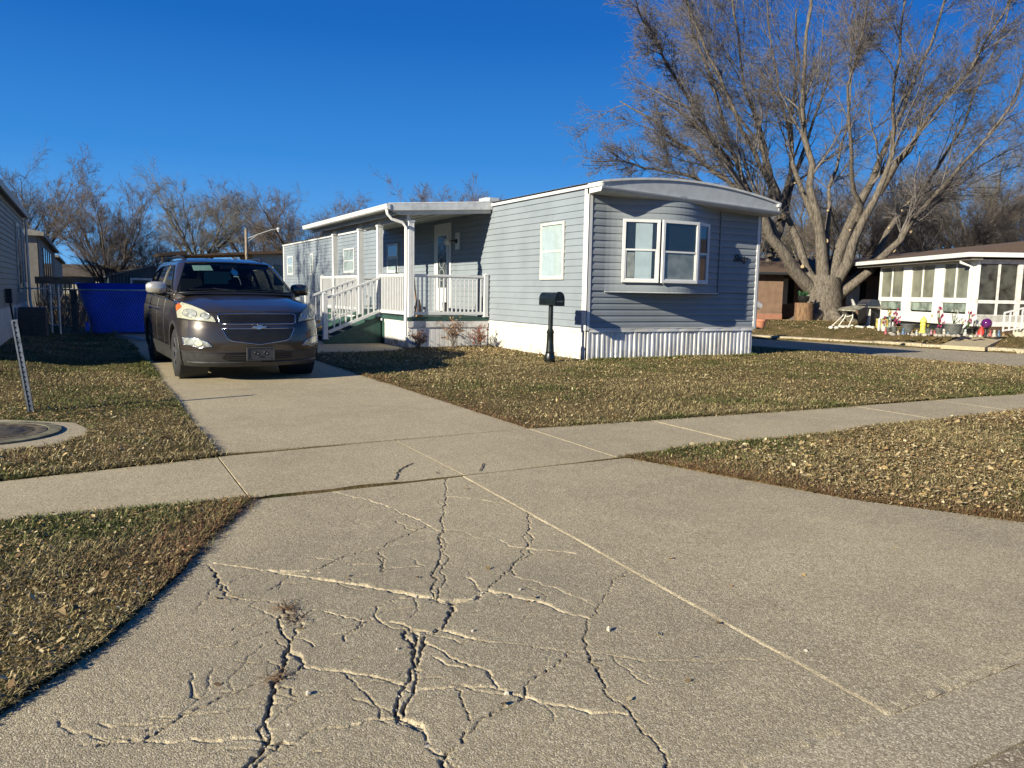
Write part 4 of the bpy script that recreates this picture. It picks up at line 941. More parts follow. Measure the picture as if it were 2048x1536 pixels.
# windscreen, its dark border, side and rear glass
wo_ = patch(WSP, fws, .006, 'windscreen', M_wsg, rad=.013, m2=M_black, name2='windscreen_seal', nx=26)
for sg in (-1, 1):
    for pl in SWP:
        fs = lambda y, z, off, sg=sg: (sg*(float(g_w(z))+off), y, z)
        patch(pl, fs, .004, 'side_window', M_side_g, rad=.014, m2=M_black, name2='window_seal', nx=8)
b = MB(); b.grid([[(x, 4.86-(z-1.3)*.42+.10-abs(x)*.1, z) for x in np.linspace(-.63, .63, 8)] for z in (1.27, 1.67)]); cbuild(b, 'rear_window', glass_mat('dark_rear_glass', (-.52,-.51,-.51), 4.0, .02))
# interior
for x in (-.42, .42):
    b = MB(); b.box((x-.26, 2.35, .9), (x+.26, 2.95, 1.06)); b.add([(x-.25, 2.85, 1.0), (x+.25, 2.85, 1.0), (x+.20, 3.10, 1.50), (x-.20, 3.10, 1.50), (x-.25, 3.0, 1.0), (x+.25, 3.0, 1.0), (x+.20, 3.22, 1.50), (x-.20, 3.22, 1.50)], [(0,1,2,3),(7,6,5,4),(0,3,7,4),(1,5,6,2),(3,2,6,7)]); cbuild(b, 'seat', M_seat, bevel=.03)
    b = MB(); b.box((x-.13, 3.14, 1.53), (x+.13, 3.24, 1.70)); cbuild(b, 'headrest', M_seat, bevel=.04)
for y, n in ((3.75, 3), (4.4, 2)):
    b = MB(); b.box((-.62, y, 1.0), (.62, y+.12, 1.42)); cbuild(b, 'rear_seat', M_seat, bevel=.04)
b = MB(); b.grid([[(x, y, z) for x in (-.86, -.4, 0, .4, .86)] for y, z in ((1.34, 1.22), (1.7, 1.26), (1.95, 1.22), (2.0, 1.0))]); db = cbuild(b, 'dashboard', mat('dashboard_plastic', (.03,.032,.033), .6))
b = MB(); b.tube([(.42+.19*math.cos(t), 2.16+.06*math.sin(t), 1.19+.18*math.sin(t)) for t in np.linspace(0, 2*math.pi, 22)], .014, 6); cbuild(b, 'steering_wheel', M_black)
b = MB(); b.box((-.13, 2.02, 1.655), (.13, 2.045, 1.72)); cbuild(b, 'rear_view_mirror', M_black, bevel=.01)
# paper slip and blue tag behind the glass
slip = [(-.60,1.655),(-.30,1.660),(-.30,1.715),(-.575,1.715)]
o = patch([(-.575,1.625),(-.285,1.632),(-.30,1.72),(-.575,1.712)], fws, -.012, 'paper_permit', mat('pale_green_paper', (.55,.72,.62), .6, var=.1, vscale=30))
tagp = [(.045+.055*math.cos(t), 1.62+.052*math.sin(t)) for t in np.linspace(0, 2*math.pi, 14, endpoint=False)]
o = patch(tagp, fws, -.03, 'hanging_tag', mat('blue_tag', (.02,.16,.55), .5, var=.1, vscale=40)); patch([(.0,1.545),(.09,1.545),(.085,1.562),(.005,1.562)], fws, -.03, 'tag_card', mat('tag_white', (.6,.65,.68), .6), o)
b = MB(); b.tube([fws(.04, 1.70, -.03), fws(.045, 1.66, -.03)], .003, 4); b.tube([fws(.07, 1.56, -.035), fws(.085, 1.50, -.035), fws(.075, 1.42, -.035)], .006, 5); cbuild(b, 'cord', M_silver, o)
# grilles
UG = [(-.535,.843),(.535,.843),(.545,.90),(.55,.985),(0,.992),(-.55,.985),(-.545,.90)]
UG = [(-.50,.842),(-.535,.86),(-.548,.965),(-.53,.984),(0,.99),(.53,.984),(.548,.965),(.535,.86),(.50,.842)]
LG = [(-.51,.778),(-.475,.70),(-.445,.635),(-.38,.60),(0,.545),(.38,.60),(.445,.635),(.475,.70),(.51,.778)]
for poly, nm in ((UG, 'upper_grille'), (LG, 'lower_grille')):
    g = patch(poly, ffront, .004, nm, M_grille, rad=.0105, m2=M_chrome, name2='chrome_surround', nz=14, nx=30)
    b = MB(); z0, z1 = min(p[1] for p in poly), max(p[1] for p in poly)
    for q, z in enumerate(np.arange(z0+.012, z1-.004, .0185)):
        row = [c for c in np.arange(-.55, .55, .012)]
        ok = inpoly(np.array(row), np.full(len(row), z), [(p[0]*.985, p[1]) for p in poly]); pts = [ffront(c, z+.0075*math.sin(c/.012*math.pi/2+q*math.pi), .009) for c, o_ in zip(row, ok) if o_]
        if len(pts) > 2: b.tube(pts, .0026, 4)
    cbuild(b, 'mesh', mat('grille_mesh', (.055,.055,.058), .35, metal=.3), g)
# bow-tie badge
bt_ = [(-.105,.795),(-.085,.82),(-.03,.82),(-.022,.838),(.042,.838),(.035,.82),(.105,.82),(.085,.795),(.022,.795),(.015,.776),(-.045,.776),(-.037,.795)]
b = MB(); P_ = [ffront(x, z-.008, .024) for x, z in bt_]; b.extr(P_, (0, .022, 0)); cbuild(b, 'badge', mat('badge_gold_chrome', (.75,.70,.56), .2, metal=.9), bevel=.003)
# headlights, fog lights
HL = [(.575,.865),(.605,.938),(.71,1.035),(.84,1.105),(.93,1.140),(.985,1.09),(1.0,.98),(1.004,.90),(.79,.880)]
FG = [(.972,.645),(.86,.645),(.70,.592),(.635,.522),(.75,.514),(.80,.495),(.865,.53),(.965,.535)]
for sg in (1, -1):
    P_ = HL if sg > 0 else mir(HL)
    h_ = patch(P_, ffront, .007, 'headlight', M_lamp, rad=.005, m2=M_black, name2='lamp_edge')
    for (cx, cz, r) in ((.87, .985, .060), (.70, .955, .045)):
        b = MB(); b.tube([ffront(sg*(cx+r*1.25*math.cos(t)), cz+r*math.sin(t), .012) for t in np.linspace(0, 2*math.pi, 24)], .0045, 5); b.grid([[ffront(sg*(cx+rr*1.25*math.cos(t)), cz+rr*math.sin(t), .0095) for t in np.linspace(0, 2*math.pi, 20)] for rr in (.004, r*.9)]); cbuild(b, 'lamp_bowl', M_refl, h_, smooth=True)
    am = [(.955,1.128),(.985,1.09),(.995,1.01),(.965,1.04),(.935,1.075)]
    patch(am if sg > 0 else mir(am), ffront, .0115, 'turn_signal', M_amber, h_, nz=6, nx=6)
    P_ = FG if sg > 0 else mir(FG)
    h_ = patch(P_, ffront, .005, 'fog_light', M_refl, rad=.007, m2=M_chrome, name2='chrome_surround')
    b = MB(); b.grid([[ffront(sg*(.80+rr*1.2*math.cos(t)), .568+rr*math.sin(t), .014-.0*rr) for t in np.linspace(0, 2*math.pi, 20)] for rr in (.002, .036)]); cbuild(b, 'fog_lens', mat('fog_lens', (.62,.58,.42), .15, coat=.8), h_, smooth=True)
# lower intake, plate bracket, lip, seams
IN = [(-.43,.312),(-.52,.35),(-.47,.418),(.47,.418),(.52,.35),(.43,.312)]
i_ = patch(IN, ffront, .004, 'lower_intake', M_grille, nx=24)
b = MB()
for z in (.340, .365, .390): b.tube([ffront(x, z, .012) for x in np.linspace(-.46, .46, 24)], .006, 5)
cbuild(b, 'intake_bars', M_clad, i_)
b = MB(); b.grid([[ffront(x, z, o_) for x in np.linspace(-.99, .99, 60)] for z, o_ in ((.452, .002), (.447, .012), (.436, .012), (.431, .002))]); b.grid([[ffront(x, z, o_) for x in np.linspace(-.93, .93, 50)] for z, o_ in ((.30, .001), (.285, .018), (.235, .014), (.225, .0))]); cbuild(b, 'chin_lip', M_clad, smooth=2)
yp = surf(0, .41)-.052; b = MB(); b.box((-.20, yp, .315), (.20, yp+.03, .512)); pb = cbuild(b, 'plate_bracket', mat('bracket_plastic', (.04,.04,.042), .45), bevel=.006)
b = MB(); b.box((-.19, yp-.008, .495), (.19, yp-.001, .507)); b.box((-.19, yp-.008, .320), (.19, yp-.001, .330)); b.box((-.195, yp-.008, .331), (-.18, yp-.001, .494)); b.box((.18, yp-.008, .331), (.195, yp-.001, .494)); cbuild(b, 'bracket_rim', mat('bracket_rim', (.05,.05,.05), .4), pb)
b = MB()
for x in (-.065, .065):
    b.tube([(x+.024*math.cos(t), yp-.003, .425+.024*math.sin(t)) for t in np.linspace(0, 2*math.pi, 12)], .004, 4)
for x in (-.14, .14):
    for z in (.345, .48): b.ball((x, yp-.001, z), .007, 6)
b.box((-.03, yp-.006, .365), (.03, yp-.001, .385)); cbuild(b, 'screw_holes', M_black, pb)
# seams
b = MB()
hl_ = [(-.955,1.155),(-.83,1.118),(-.70,1.05),(-.60,.965),(-.555,.998)]
b.tube([ffront(x, min(z, topz(x, .2)+.0), .002) for x, z in hl_], .003, 4); b.tube([ffront(-x, min(z, topz(x, .2)), .002) for x, z in hl_], .003, 4)
def onhood(x, y):
    s = .2
    lo, hi = 0, .5
    for _ in range(30):
        s = (lo+hi)/2; xe, ye = outline(.95, s)
        if ye < y: lo = s
        else: hi = s
    xe, ye = outline(.95, s); ze = topz(xe, ye); xe = outline(ze, s)[0]; return hoodz(x, y, xe, ze)
for sg in (-1, 1):
    b.tube([(sg*x, y, onhood(x, y)+.001) for x, y in ((.93,.62),(.925,.8),(.915,1.0),(.90,1.2))], .0035, 4)
    for yv in (2.02, 2.86, 3.85):
        b.tube([(sg*(float(c_w(z))+.001), yv+.02*math.sin(z*3), z) for z in np.linspace(.47, 1.16, 12)], .0035, 4)
    b.tube([(sg*(float(c_w(.5))+.001), y, .52) for y in np.linspace(1.5, 3.55, 6)], .003, 4)
b.tube([ffront(x, .998-.003*abs(x), .003) for x in np.linspace(-.56, .56, 20)], .0035, 4)
cbuild(b, 'panel_gaps', M_black)
# cowl and wipers
b = MB(); b.grid([[(x, g_front(x, 1.27)-.13+dy, 1.265+dz-.03*abs(x)**2) for x in np.linspace(-.88, .88, 16)] for dy, dz in ((-.02, .0), (.12, .018))]); cbuild(b, 'cowl_panel', M_black)
for (x0, x1) in ((-.72, -.05), (.02, .70)):
    b = MB(); b.tube([fws(x, 1.305+.012*math.sin((x-x0)*4), .022) for x in np.linspace(x0, x1, 9)], .007, 5); b.tube([fws(x1-.02, 1.285, .02), fws((x0+x1)/2, 1.325, .034)], .009, 5); cbuild(b, 'wiper', M_black)
# mirrors
for sg in (-1, 1):
    x0 = 1.00; b = MB(); c = (sg*1.13, 1.86, 1.335); pr = []
    for u_, (sy, sz) in zip((-.155, -.13, -.06, .04, .115, .145), ((.03,.055),(.07,.085),(.092,.098),(.088,.098),(.065,.082),(.03,.05))):
        pr.append([(c[0]+sg*u_, c[1]+sy*(abs(math.cos(t))**.7)*np.sign(math.cos(t))*1.0+(.03 if u_ > .1 else 0), c[2]+sz*(abs(math.sin(t))**.7)*np.sign(math.sin(t))) for t in np.linspace(0, 2*math.pi, 17)])
    b.grid(pr if sg > 0 else [r_[::-1] for r_ in pr]); b.add(pr[-1][:-1], [tuple(range(16))]); b.add(pr[0][:-1], [tuple(range(16))]); mo = cbuild(b, 'wing_mirror', M_silver if sg < 0 else M_paint, smooth=2)  # left cap coloured pale for the sun glare on it, right in body paint
    b = MB(); b.tube([(sg*.95, 1.82, 1.20), (sg*1.02, 1.85, 1.235), (sg*1.12, 1.87, 1.25)], [.04, .032, .028], 8); b.box((min(sg*.99, sg*1.25), 1.80, 1.245), (max(sg*.99, sg*1.25), 1.93, 1.262)); cbuild(b, 'mirror_foot', M_black, mo, smooth=2)
# roof rails, antenna fin, door handles, fender lamp
for sg in (-1, 1):
    b = MB(); b.tube([(sg*.61, 2.36, 1.79), (sg*.635, 2.50, 1.838), (sg*.645, 2.7, 1.856), (sg*.65, 3.4, 1.866), (sg*.63, 4.2, 1.85), (sg*.61, 4.35, 1.80)], [.020, .026, .022, .02, .024, .02], 8); cbuild(b, 'roof_rail', M_black, smooth=2)
    for y in (2.72, 3.62):
        b = MB(); b.tube([(sg*(float(c_w(.98))+.004), y-.10, .985), (sg*(float(c_w(.98))+.03), y-.06, .99), (sg*(float(c_w(.98))+.03), y+.06, .99), (sg*(float(c_w(.98))+.004), y+.10, .985)], .014, 8); cbuild(b, 'door_handle', M_chrome, smooth=2)
# wheels
for sg in (-1, 1):
    for cy, cz in WC:
        w = MB(); R0 = .378; prof = [(.20,.03),(.255,.0),(.30,.004),(.345,.02),(R0-.006,.045),(R0,.07),(R0,.19),(R0-.006,.215),(.345,.24),(.26,.26)]
        a = np.linspace(0, 2*math.pi, 49)[:-1]; v = [(sg*(1.022-d), cy+r*math.cos(t), cz+r*math.sin(t)) for r, d in prof for t in a]; k = 48
        w.add(v, [(i*k+j, i*k+(j+1) % k, (i+1)*k+(j+1) % k, (i+1)*k+j) for i in range(len(prof)-1) for j in range(k)]); wh = cbuild(w, 'wheel', M_rub, smooth=2)
        w = MB()
        for q in range(60):
            t = q*2*math.pi/60
            for d0, d1 in ((.065, .12), (.14, .195)):
                p = [(sg*(1.022-d), cy+(R0+.002)*math.cos(t+o_), cz+(R0+.002)*math.sin(t+o_)) for d, o_ in ((d0, 0), (d1, .03), (d1, .045+.03), (d0, .045))]; w.add(p, [(0, 1, 2, 3)])
        cbuild(w, 'tread', mat('tread_rubber', (.03,.03,.029), .85), wh)
        w = MB(); prof = [(.255,.004),(.245,.012),(.235,.05),(.22,.10),(.21,.14),(.0,.14)]; v = [(sg*(1.020-d), cy+r*math.cos(t), cz+r*math.sin(t)) for r, d in prof for t in a]
        w.add(v, [(i*k+j, i*k+(j+1) % k, (i+1)*k+(j+1) % k, (i+1)*k+j) for i in range(len(prof)-1) for j in range(k)]); rm = cbuild(w, 'rim', M_rim, wh, smooth=2)
        w = MB()
        for q in range(6):
            t = q*math.pi/3+.2; c_, s_ = math.cos(t), math.sin(t); tt = (-s_, c_)
            for r0, r1, w0, w1, d0, d1 in ((.03,.245,.038,.026,.030,.012),):
                p = []
                for r, hw, d in ((r0, w0, d0), (r1, w1, d1)):
                    for e in (-1, 1):
                        for dd in (0, .05): p.append((sg*(1.018-d-dd), cy+r*c_+e*hw*tt[0], cz+r*s_+e*hw*tt[1]))
                w.add(p, [(0,2,6,4),(1,5,7,3),(0,4,5,1),(2,3,7,6),(4,6,7,5),(0,1,3,2)])
        w.tube([(sg*.985, cy, cz), (sg*1.0, cy, cz)], .045, 12); cbuild(w, 'spokes', M_rim, rm, bevel=.004)
    for cy, cz in WC:
        b = MB(); a = np.linspace(-.12*math.pi, 1.12*math.pi, 30); rows = [[(sg*(float(c_w(min(1.2, max(.22, cz+r*math.sin(t)))))+o_), cy+r*math.cos(t), max(.225, cz+r*math.sin(t))) for t in a] for r, o_ in ((RA-.004, -.03), (RA-.004, .006), (RA+.045, .009), (RA+.05, .001))]
        b.grid(rows); cbuild(b, 'arch_trim', M_clad, smooth=2)
        b = MB(); a = np.linspace(0, 2*math.pi, 30); b.grid([[(sg*x, cy+RA*math.cos(t), cz+RA*math.sin(t)) for t in a] for x in (.60, .99)]); b.add([(sg*.62, cy+RA*math.cos(t), cz+RA*math.sin(t)) for t in a[:-1]], [tuple(range(29))]); cbuild(b, 'wheel_well', M_dark)
b = MB(); b.box((-.62, .35, .26), (.62, 4.9, .46)); b.box((-.93, 1.5, .25), (.93, 3.55, .44)); cbuild(b, 'underbody', M_dark)
b = MB()
for sg in (-1, 1): b.add([(sg*(float(c_w(z))+o_), y, z) for z, o_ in ((.22, .004), (.42, .012)) for y in (1.47, 3.59)], [(0, 1, 3, 2)])
cbuild(b, 'sill_cladding', M_clad)
for sg in (-1, 1):
    b = MB(); b.box((min(sg*.62, sg*.92), 5.0, .95), (max(sg*.62, sg*.92), 5.13, 1.22)); cbuild(b, 'tail_light', mat('tail_red', (.35,.01,.01), .25), bevel=.03)
# ------------------------------------------------------------------ trees
def bark(name, c1, c2):
    m = bpy.data.materials.new(name); m.use_nodes = True; nt = m.node_tree; N = nt.nodes.new; L = nt.links.new
    b = nt.nodes['Principled BSDF']; b.inputs['Roughness'].default_value = .9; b.inputs['Specular IOR Level'].default_value = .15
    tc = N('ShaderNodeTexCoord'); mp = N('ShaderNodeMapping'); mp.inputs['Scale'].default_value = (1, 1, .22); L(tc.outputs['Object'], mp.inputs[0])
    n = N('ShaderNodeTexNoise'); n.inputs['Scale'].default_value = 14; n.inputs['Detail'].default_value = 8; n.inputs['Roughness'].default_value = .7; L(mp.outputs[0], n.inputs['Vector'])
    r = N('ShaderNodeValToRGB'); r.color_ramp.elements[0].position = .36; r.color_ramp.elements[0].color = (*c2, 1); r.color_ramp.elements[1].position = .6; r.color_ramp.elements[1].color = (*c1, 1)
    L(n.outputs['Fac'], r.inputs[0]); L(r.outputs[0], b.inputs['Base Color'])
    bp = N('ShaderNodeBump'); bp.inputs['Strength'].default_value = .8; bp.inputs['Distance'].default_value = .05; L(n.outputs['Fac'], bp.inputs['Height']); L(bp.outputs[0], b.inputs['Normal']); return m
M_bark = bark('maple_bark', (.185,.158,.128), (.055,.045,.036)); M_twig = bark('maple_twigs', (.20,.18,.168), (.075,.064,.060))
M_barkd = bark('dark_bark', (.13,.11,.095), (.05,.043,.037)); M_twigr = bark('reddish_twigs', (.185,.155,.135), (.095,.078,.068)); M_twigy = bark('pale_twigs', (.25,.23,.19), (.14,.125,.10))

def interp(P, t):
    n = P.shape[1]; f = t*(n-1); i = np.minimum(f.astype(int), n-2); w = (f-i)[:, None]; r = np.arange(len(P))
    return P[r, i]*(1-w)+P[r, i+1]*w, P[r, i+1]-P[r, i], i, w[:, 0]
def sprout(P, R, k, n, t0, t1, lf, rf, ang, up, R_, wob=.10, minr=.003, lmin=.15, outw=0.0, center=None, droop=0.0, tf=.35):
    """grow k children from every polyline (all in numpy)"""
    idx = np.repeat(np.arange(len(P)), k); t = R_.uniform(t0, t1, len(idx)); pp = P[idx]
    o, tg, i, w = interp(pp, t); tg /= np.linalg.norm(tg, axis=1, keepdims=True)+1e-9
    r = R[idx, i]*(1-w)+R[idx, i+1]*w; L = np.linalg.norm(np.diff(P, axis=1), axis=2).sum(1)[idx]
    v = R_.normal(0, 1, o.shape); v -= (v*tg).sum(1, keepdims=True)*tg; v /= np.linalg.norm(v, axis=1, keepdims=True)+1e-9
    a = np.radians(R_.normal(ang, 9, len(idx)))[:, None]; d = tg*np.cos(a)+v*np.sin(a); d[:, 2] += up*R_.uniform(.2, 1.2, len(idx))
    if center is not None: q = o-center; q[:, 2] = 0; q /= np.linalg.norm(q, axis=1, keepdims=True)+1e-6; d += q*outw
    d /= np.linalg.norm(d, axis=1, keepdims=True)
    ln = np.maximum(L*lf*(1.08-tf*t)*R_.uniform(.45, 1.3, len(idx)), lmin); C = np.empty((len(idx), n, 3)); C[:, 0] = o; c = d.copy()
    for j in range(1, n):
        c = c+R_.normal(0, wob, c.shape); c[:, 2] += up*.10-droop*j; c /= np.linalg.norm(c, axis=1, keepdims=True); C[:, j] = C[:, j-1]+c*(ln/(n-1))[:, None]
    rad = np.maximum(r*rf, minr)[:, None]*np.linspace(1, .35, n)[None]; return C, np.maximum(rad, minr*.6)
def limb(pts, rads, n=14, wob=.0, R_=None):
    pts = np.array(pts, float); s = np.concatenate([[0], np.cumsum(np.linalg.norm(np.diff(pts, axis=0), axis=1))]); q = np.linspace(0, s[-1], n)
    P = np.stack([np.interp(q, s, pts[:, i]) for i in range(3)], 1); P[1:-1] = (P[:-2]+2*P[1:-1]+P[2:])/4
    if R_ is not None: P[1:] += R_.normal(0, wob, (n-1, 3))
    return P, np.interp(q, s, rads)
def meshes(levels, ks):
    Vs, Fs, o = [], [], 0
    for (P, R), k in zip(levels, ks):
        V, F = tubes(P, R, k); Vs.append(V); Fs.append(F+o); o += len(V)
    return np.vstack(Vs), np.vstack(Fs)
def tree_from(name, label, group, base, limbs, trunkparts, R_, lv, mb, mt, seedctr=None, cat='tree'):
    t = thing(name, label, cat, tuple(base), 0, group)
    P = np.stack([l[0] for l in limbs]); R = np.stack([l[1] for l in limbs]); levels = [(P, R)]; cur = (P, R)
    for a in lv: cur = sprout(*cur, R_=R_, **a); levels.append(cur)
    V, F = meshes(levels[:1]+[(l[0][None], l[1][None]) for l in trunkparts], [9]*(1+len(trunkparts)))
    mesh_np('trunk', V, F, mb, t, smooth=True)
    ks = [5, 4, 3, 3, 3][:len(levels)-1]; V, F = meshes(levels[1:], ks); mesh_np('crown', V, F, mt, t, smooth=True); return t

# the big maple across the side street, its limbs as they spread in the photograph
RT = np.random.default_rng(11)
TB = gpt(1643, 643, .22); DEP = float((TB-CO)@_f)
def tl(pxs, r0, r1, off):
    n = len(pxs); pts = [at_depth(x, y, DEP+off*(i/(n-1))**1.1*1.0) for i, (x, y) in enumerate(pxs)]
    return limb(pts, [r1*.8+(r0*.98-r1*.8)*(1-i/(n-1))**1.5 for i in range(n)], 14, .07, RT)
LIM = [([(1636,592),(1600,560),(1560,500),(1530,440),(1500,395),(1465,335),(1430,290),(1395,250),(1355,215),(1320,195)], .36, .05, -3.5),
 ([(1640,585),(1612,548),(1600,500),(1590,470),(1572,437),(1550,378),(1525,320),(1500,220),(1480,120),(1468,0),(1455,-80)], .26, .05, 2.0),
 ([(1648,575),(1646,515),(1632,472),(1625,417),(1620,359),(1614,300),(1602,200),(1610,100),(1622,0),(1630,-90)], .34, .06, -1.5),
 ([(1646,520),(1617,409),(1593,364),(1586,320),(1575,270),(1560,200),(1545,100),(1530,0),(1520,-80)], .17, .04, 3.5),
 ([(1662,560),(1691,485),(1701,446),(1724,392),(1753,339),(1769,300),(1800,235),(1835,140),(1880,40),(1900,-60)], .32, .06, 2.5),
 ([(1667,572),(1699,525),(1710,485),(1730,440),(1757,388),(1779,335),(1790,270),(1780,180),(1800,80),(1815,-40)], .30, .05, -3.0),
 ([(1757,388),(1779,335),(1816,300),(1850,240),(1900,190),(1960,110),(2010,20),(2040,-60)], .19, .04, -5.0),
 ([(1668,600),(1714,569),(1744,540),(1785,499),(1822,456),(1845,409),(1880,378),(1930,330),(1975,280),(2020,200),(2070,110)], .25, .05, -4.0),
 ([(1672,590),(1697,569),(1730,534),(1761,495),(1780,456),(1800,421),(1828,384),(1880,335),(1920,280),(1945,200),(1985,110),(2020,0)], .24, .05, 4.0),
 ([(1655,560),(1652,482),(1660,433),(1660,378),(1672,330),(1690,290),(1702,200),(1695,100),(1710,0)], .15, .04, 5.0),
 ([(1715,440),(1712,400),(1706,350),(1700,280),(1692,180),(1720,80),(1740,-30)], .15, .04, -5.0),
 ([(1560,500),(1525,440),(1495,370),(1462,290),(1432,200),(1405,110),(1375,20),(1350,-60)], .20, .05, 4.5),
 ([(1540,460),(1480,385),(1420,330),(1350,280),(1300,240),(1265,215),(1240,200)], .16, .035, 2.0),
 ([(1510,410),(1430,372),(1360,348),(1290,333),(1230,322),(1185,326)], .13, .03, -2.0),
 ([(1465,335),(1400,235),(1350,150),(1310,80),(1280,20)], .14, .035, -5.5),
 ([(1572,437),(1520,340),(1470,240),(1420,130),(1385,30),(1360,-50)], .15, .04, -2.5)]
limbs = [tl(*l) for l in LIM]
tr = limb([TB+np.array([0, 0, -.3]), TB+[0, 0, .35], at_depth(1645, 600, DEP), at_depth(1652, 555, DEP)], [1.25, .92, .90, .66], 14)
roots = []
for a in np.linspace(0, 2*math.pi, 8)[:-1]:
    c, s = math.cos(a), math.sin(a); roots.append(limb([TB+np.array([c*.45, s*.45, .75]), TB+np.array([c*.85, s*.85, .22]), TB+np.array([c*1.7, s*1.7, -.14])], [.30, .30, .13], 14))
ctr = at_depth(1650, 300, DEP)
big = tree_from('maple_tree', 'huge spreading bare maple tree with many pruned limbs beside the folding table', 'bare trees', TB, limbs, [tr]+roots, RT,
    [dict(k=13, n=9, t0=.26, t1=1.0, lf=.31, rf=.42, ang=30, up=.12, wob=.09, minr=.020, outw=.10, center=ctr),
     dict(k=10, n=7, t0=.12, t1=1.0, lf=.50, rf=.48, ang=34, up=.08, wob=.11, minr=.0105, outw=.10, center=ctr),
     dict(k=7, n=5, t0=.10, t1=1.0, lf=.66, rf=.55, ang=38, up=.02, wob=.13, minr=.0090, outw=.08, center=ctr),
     dict(k=3, n=4, t0=.15, t1=1.0, lf=.62, rf=.6, ang=42, up=.0, wob=.14, minr=.0070)], M_bark, M_twig)
# pale saw cuts on the limbs
M_cut = mat('fresh_saw_cut', (.42,.31,.18), .8, var=.35, vscale=30)
cut = MB()
for (px, py, r) in ((1570,519,.17),(1588,548,.15),(1652,482,.16),(1787,500,.16),(1605,533,.12),(1699,510,.08),(1822,463,.10),(1832,441,.09),(1700,460,.07),(1495,358,.12),(1762,370,.06),(1590,366,.06),(1580,514,.07),(1778,456,.06),(1804,421,.07),(1816,405,.06),(1845,413,.06),(1656,421,.07)):
    p = at_depth(px, py, DEP-.34); d = (CO-p)/np.linalg.norm(CO-p)+np.array([-.5, 0, .1]); d /= np.linalg.norm(d); cut.tube([p-d*.25, p+d*.04], [r*.6, r*.68], 9)
cut.build('pruning_cuts', M_cut, big)
# smaller tree leaning behind the corner of the grey home
LB = gpt(1508, 640, .2)+np.array([2.5, 3.5, 0]); D2 = float((LB-CO)@_f)
def tl2(pxs, r0, r1, off):
    n = len(pxs); return limb([at_depth(x, y, D2+off*i/(n-1)) for i, (x, y) in enumerate(pxs)], [r0+(r1-r0)*(i/(n-1))**.7 for i in range(n)], 12, .06, RT)
L2 = [([(1512,615),(1528,560),(1545,500),(1560,440),(1578,380),(1583,300),(1580,200),(1600,110),(1590,20)], .30, .05, 2), ([(1545,500),(1572,430),(1585,350),(1620,270),(1650,180),(1660,90)], .18, .04, 4),
      ([(1540,515),(1530,440),(1545,380),(1530,300),(1510,220),(1500,140)], .16, .04, 3), ([(1560,440),(1545,340),(1500,260),(1440,190),(1410,130)], .15, .04, 5)]
tree_from('maple_tree', 'slim leaning bare tree seen past the right corner of the grey home', 'bare trees', LB, [tl2(*l) for l in L2], [limb([LB-[0,0,.2], at_depth(1512, 615, D2)], [.38, .31], 12)], RT,
    [dict(k=9, n=7, t0=.35, t1=1.0, lf=.40, rf=.5, ang=34, up=.15, minr=.018), dict(k=7, n=6, t0=.15, t1=1, lf=.5, rf=.5, ang=38, up=.1, minr=.011), dict(k=7, n=4, t0=.1, t1=1, lf=.55, rf=.5, ang=38, up=.08, minr=.008)], M_bark, M_twig)

# generic bare trees for the distance: three kinds, copied with their parts
def generic(name, label, H, spread, nl, seed, mb, mt, base, multi=False, tw=.012, up=.2, dens=1.0, th=.25):
    R_ = np.random.default_rng(seed); B = np.array(base, float); limbs = []; parts = []
    tz = H*th if not multi else .15
    if not multi: parts.append(limb([B-[0, 0, .2], B+[0, 0, .3], B+[R_.normal(0, .1), R_.normal(0, .1), tz]], [H*.040, H*.030, H*.024], 14))
    for i in range(nl):
        a = i*2*math.pi/nl+R_.uniform(-.4, .4); s = spread*R_.uniform(.45, .95); hh = H*R_.uniform(.72, .98)*(1 if multi else 1-.22*(s/spread-.55)); c, q = math.cos(a), math.sin(a)
        limbs.append(limb([B+[0, 0, tz*R_.uniform(.7, 1)], B+[c*s*.22, q*s*.22, tz+(hh-tz)*.25], B+[c*s*.6, q*s*.6, tz+(hh-tz)*.62], B+[c*s, q*s, hh]], [H*.014*(.6 if multi else 1), H*.010*(.6 if multi else 1), H*.006, H*.002], 12, H*.0055, R_))
    return tree_from(name, label, 'bare trees', B, limbs, parts, R_,
        [dict(k=int(11*dens), n=7, t0=.15, t1=1, lf=.40, rf=.5, ang=32, up=up, minr=tw*1.5, wob=.08), dict(k=int(8*dens), n=5, t0=.12, t1=1, lf=.50, rf=.5, ang=36, up=up*.7, minr=tw*.95, wob=.1), dict(k=int(6*dens), n=4, t0=.1, t1=1, lf=.62, rf=.5, ang=36, up=up*.5, minr=tw*.62), dict(k=5, n=3, t0=.2, t1=1, lf=.7, rf=.6, ang=34, up=up*.3, minr=tw*.48)], mb, mt)
def copy_thing(src, label, loc, rz=0, sc_=1.0):
    r = src.copy(); link(r); r.location = loc; r.rotation_euler = (0, 0, rz); r.scale = (sc_, sc_, sc_); r['label'] = label
    for ch in src.children:
        c = ch.copy(); sc.collection.objects.link(c); c.parent = r
        for g in ch.children: d = g.copy(); sc.collection.objects.link(d); d.parent = c
    return r
def gp_d(px, dep, z=.0):      # plan point on a photo column at a given distance
    p = at_depth(px, 580, dep); return np.array([p[0], p[1], z])
tA = generic('bare_tree', 'wide bare tree rising above the tan homes at the left edge', 10.6, 6.0, 8, 21, M_barkd, M_twig, gp_d(70, 62), tw=.011, up=.16)
tB = generic('bare_tree', 'many stemmed upright bare tree behind the dark metal shed', 7.1, 3.7, 18, 22, M_barkd, M_twigr, gp_d(222, 52), multi=True, tw=.010, up=.30, dens=.85)
tC = generic('bare_tree', 'round pale crowned bare tree left of the street lamp', 11.0, 6.8, 9, 23, M_barkd, M_twigy, gp_d(402, 78), tw=.0115, up=.2)
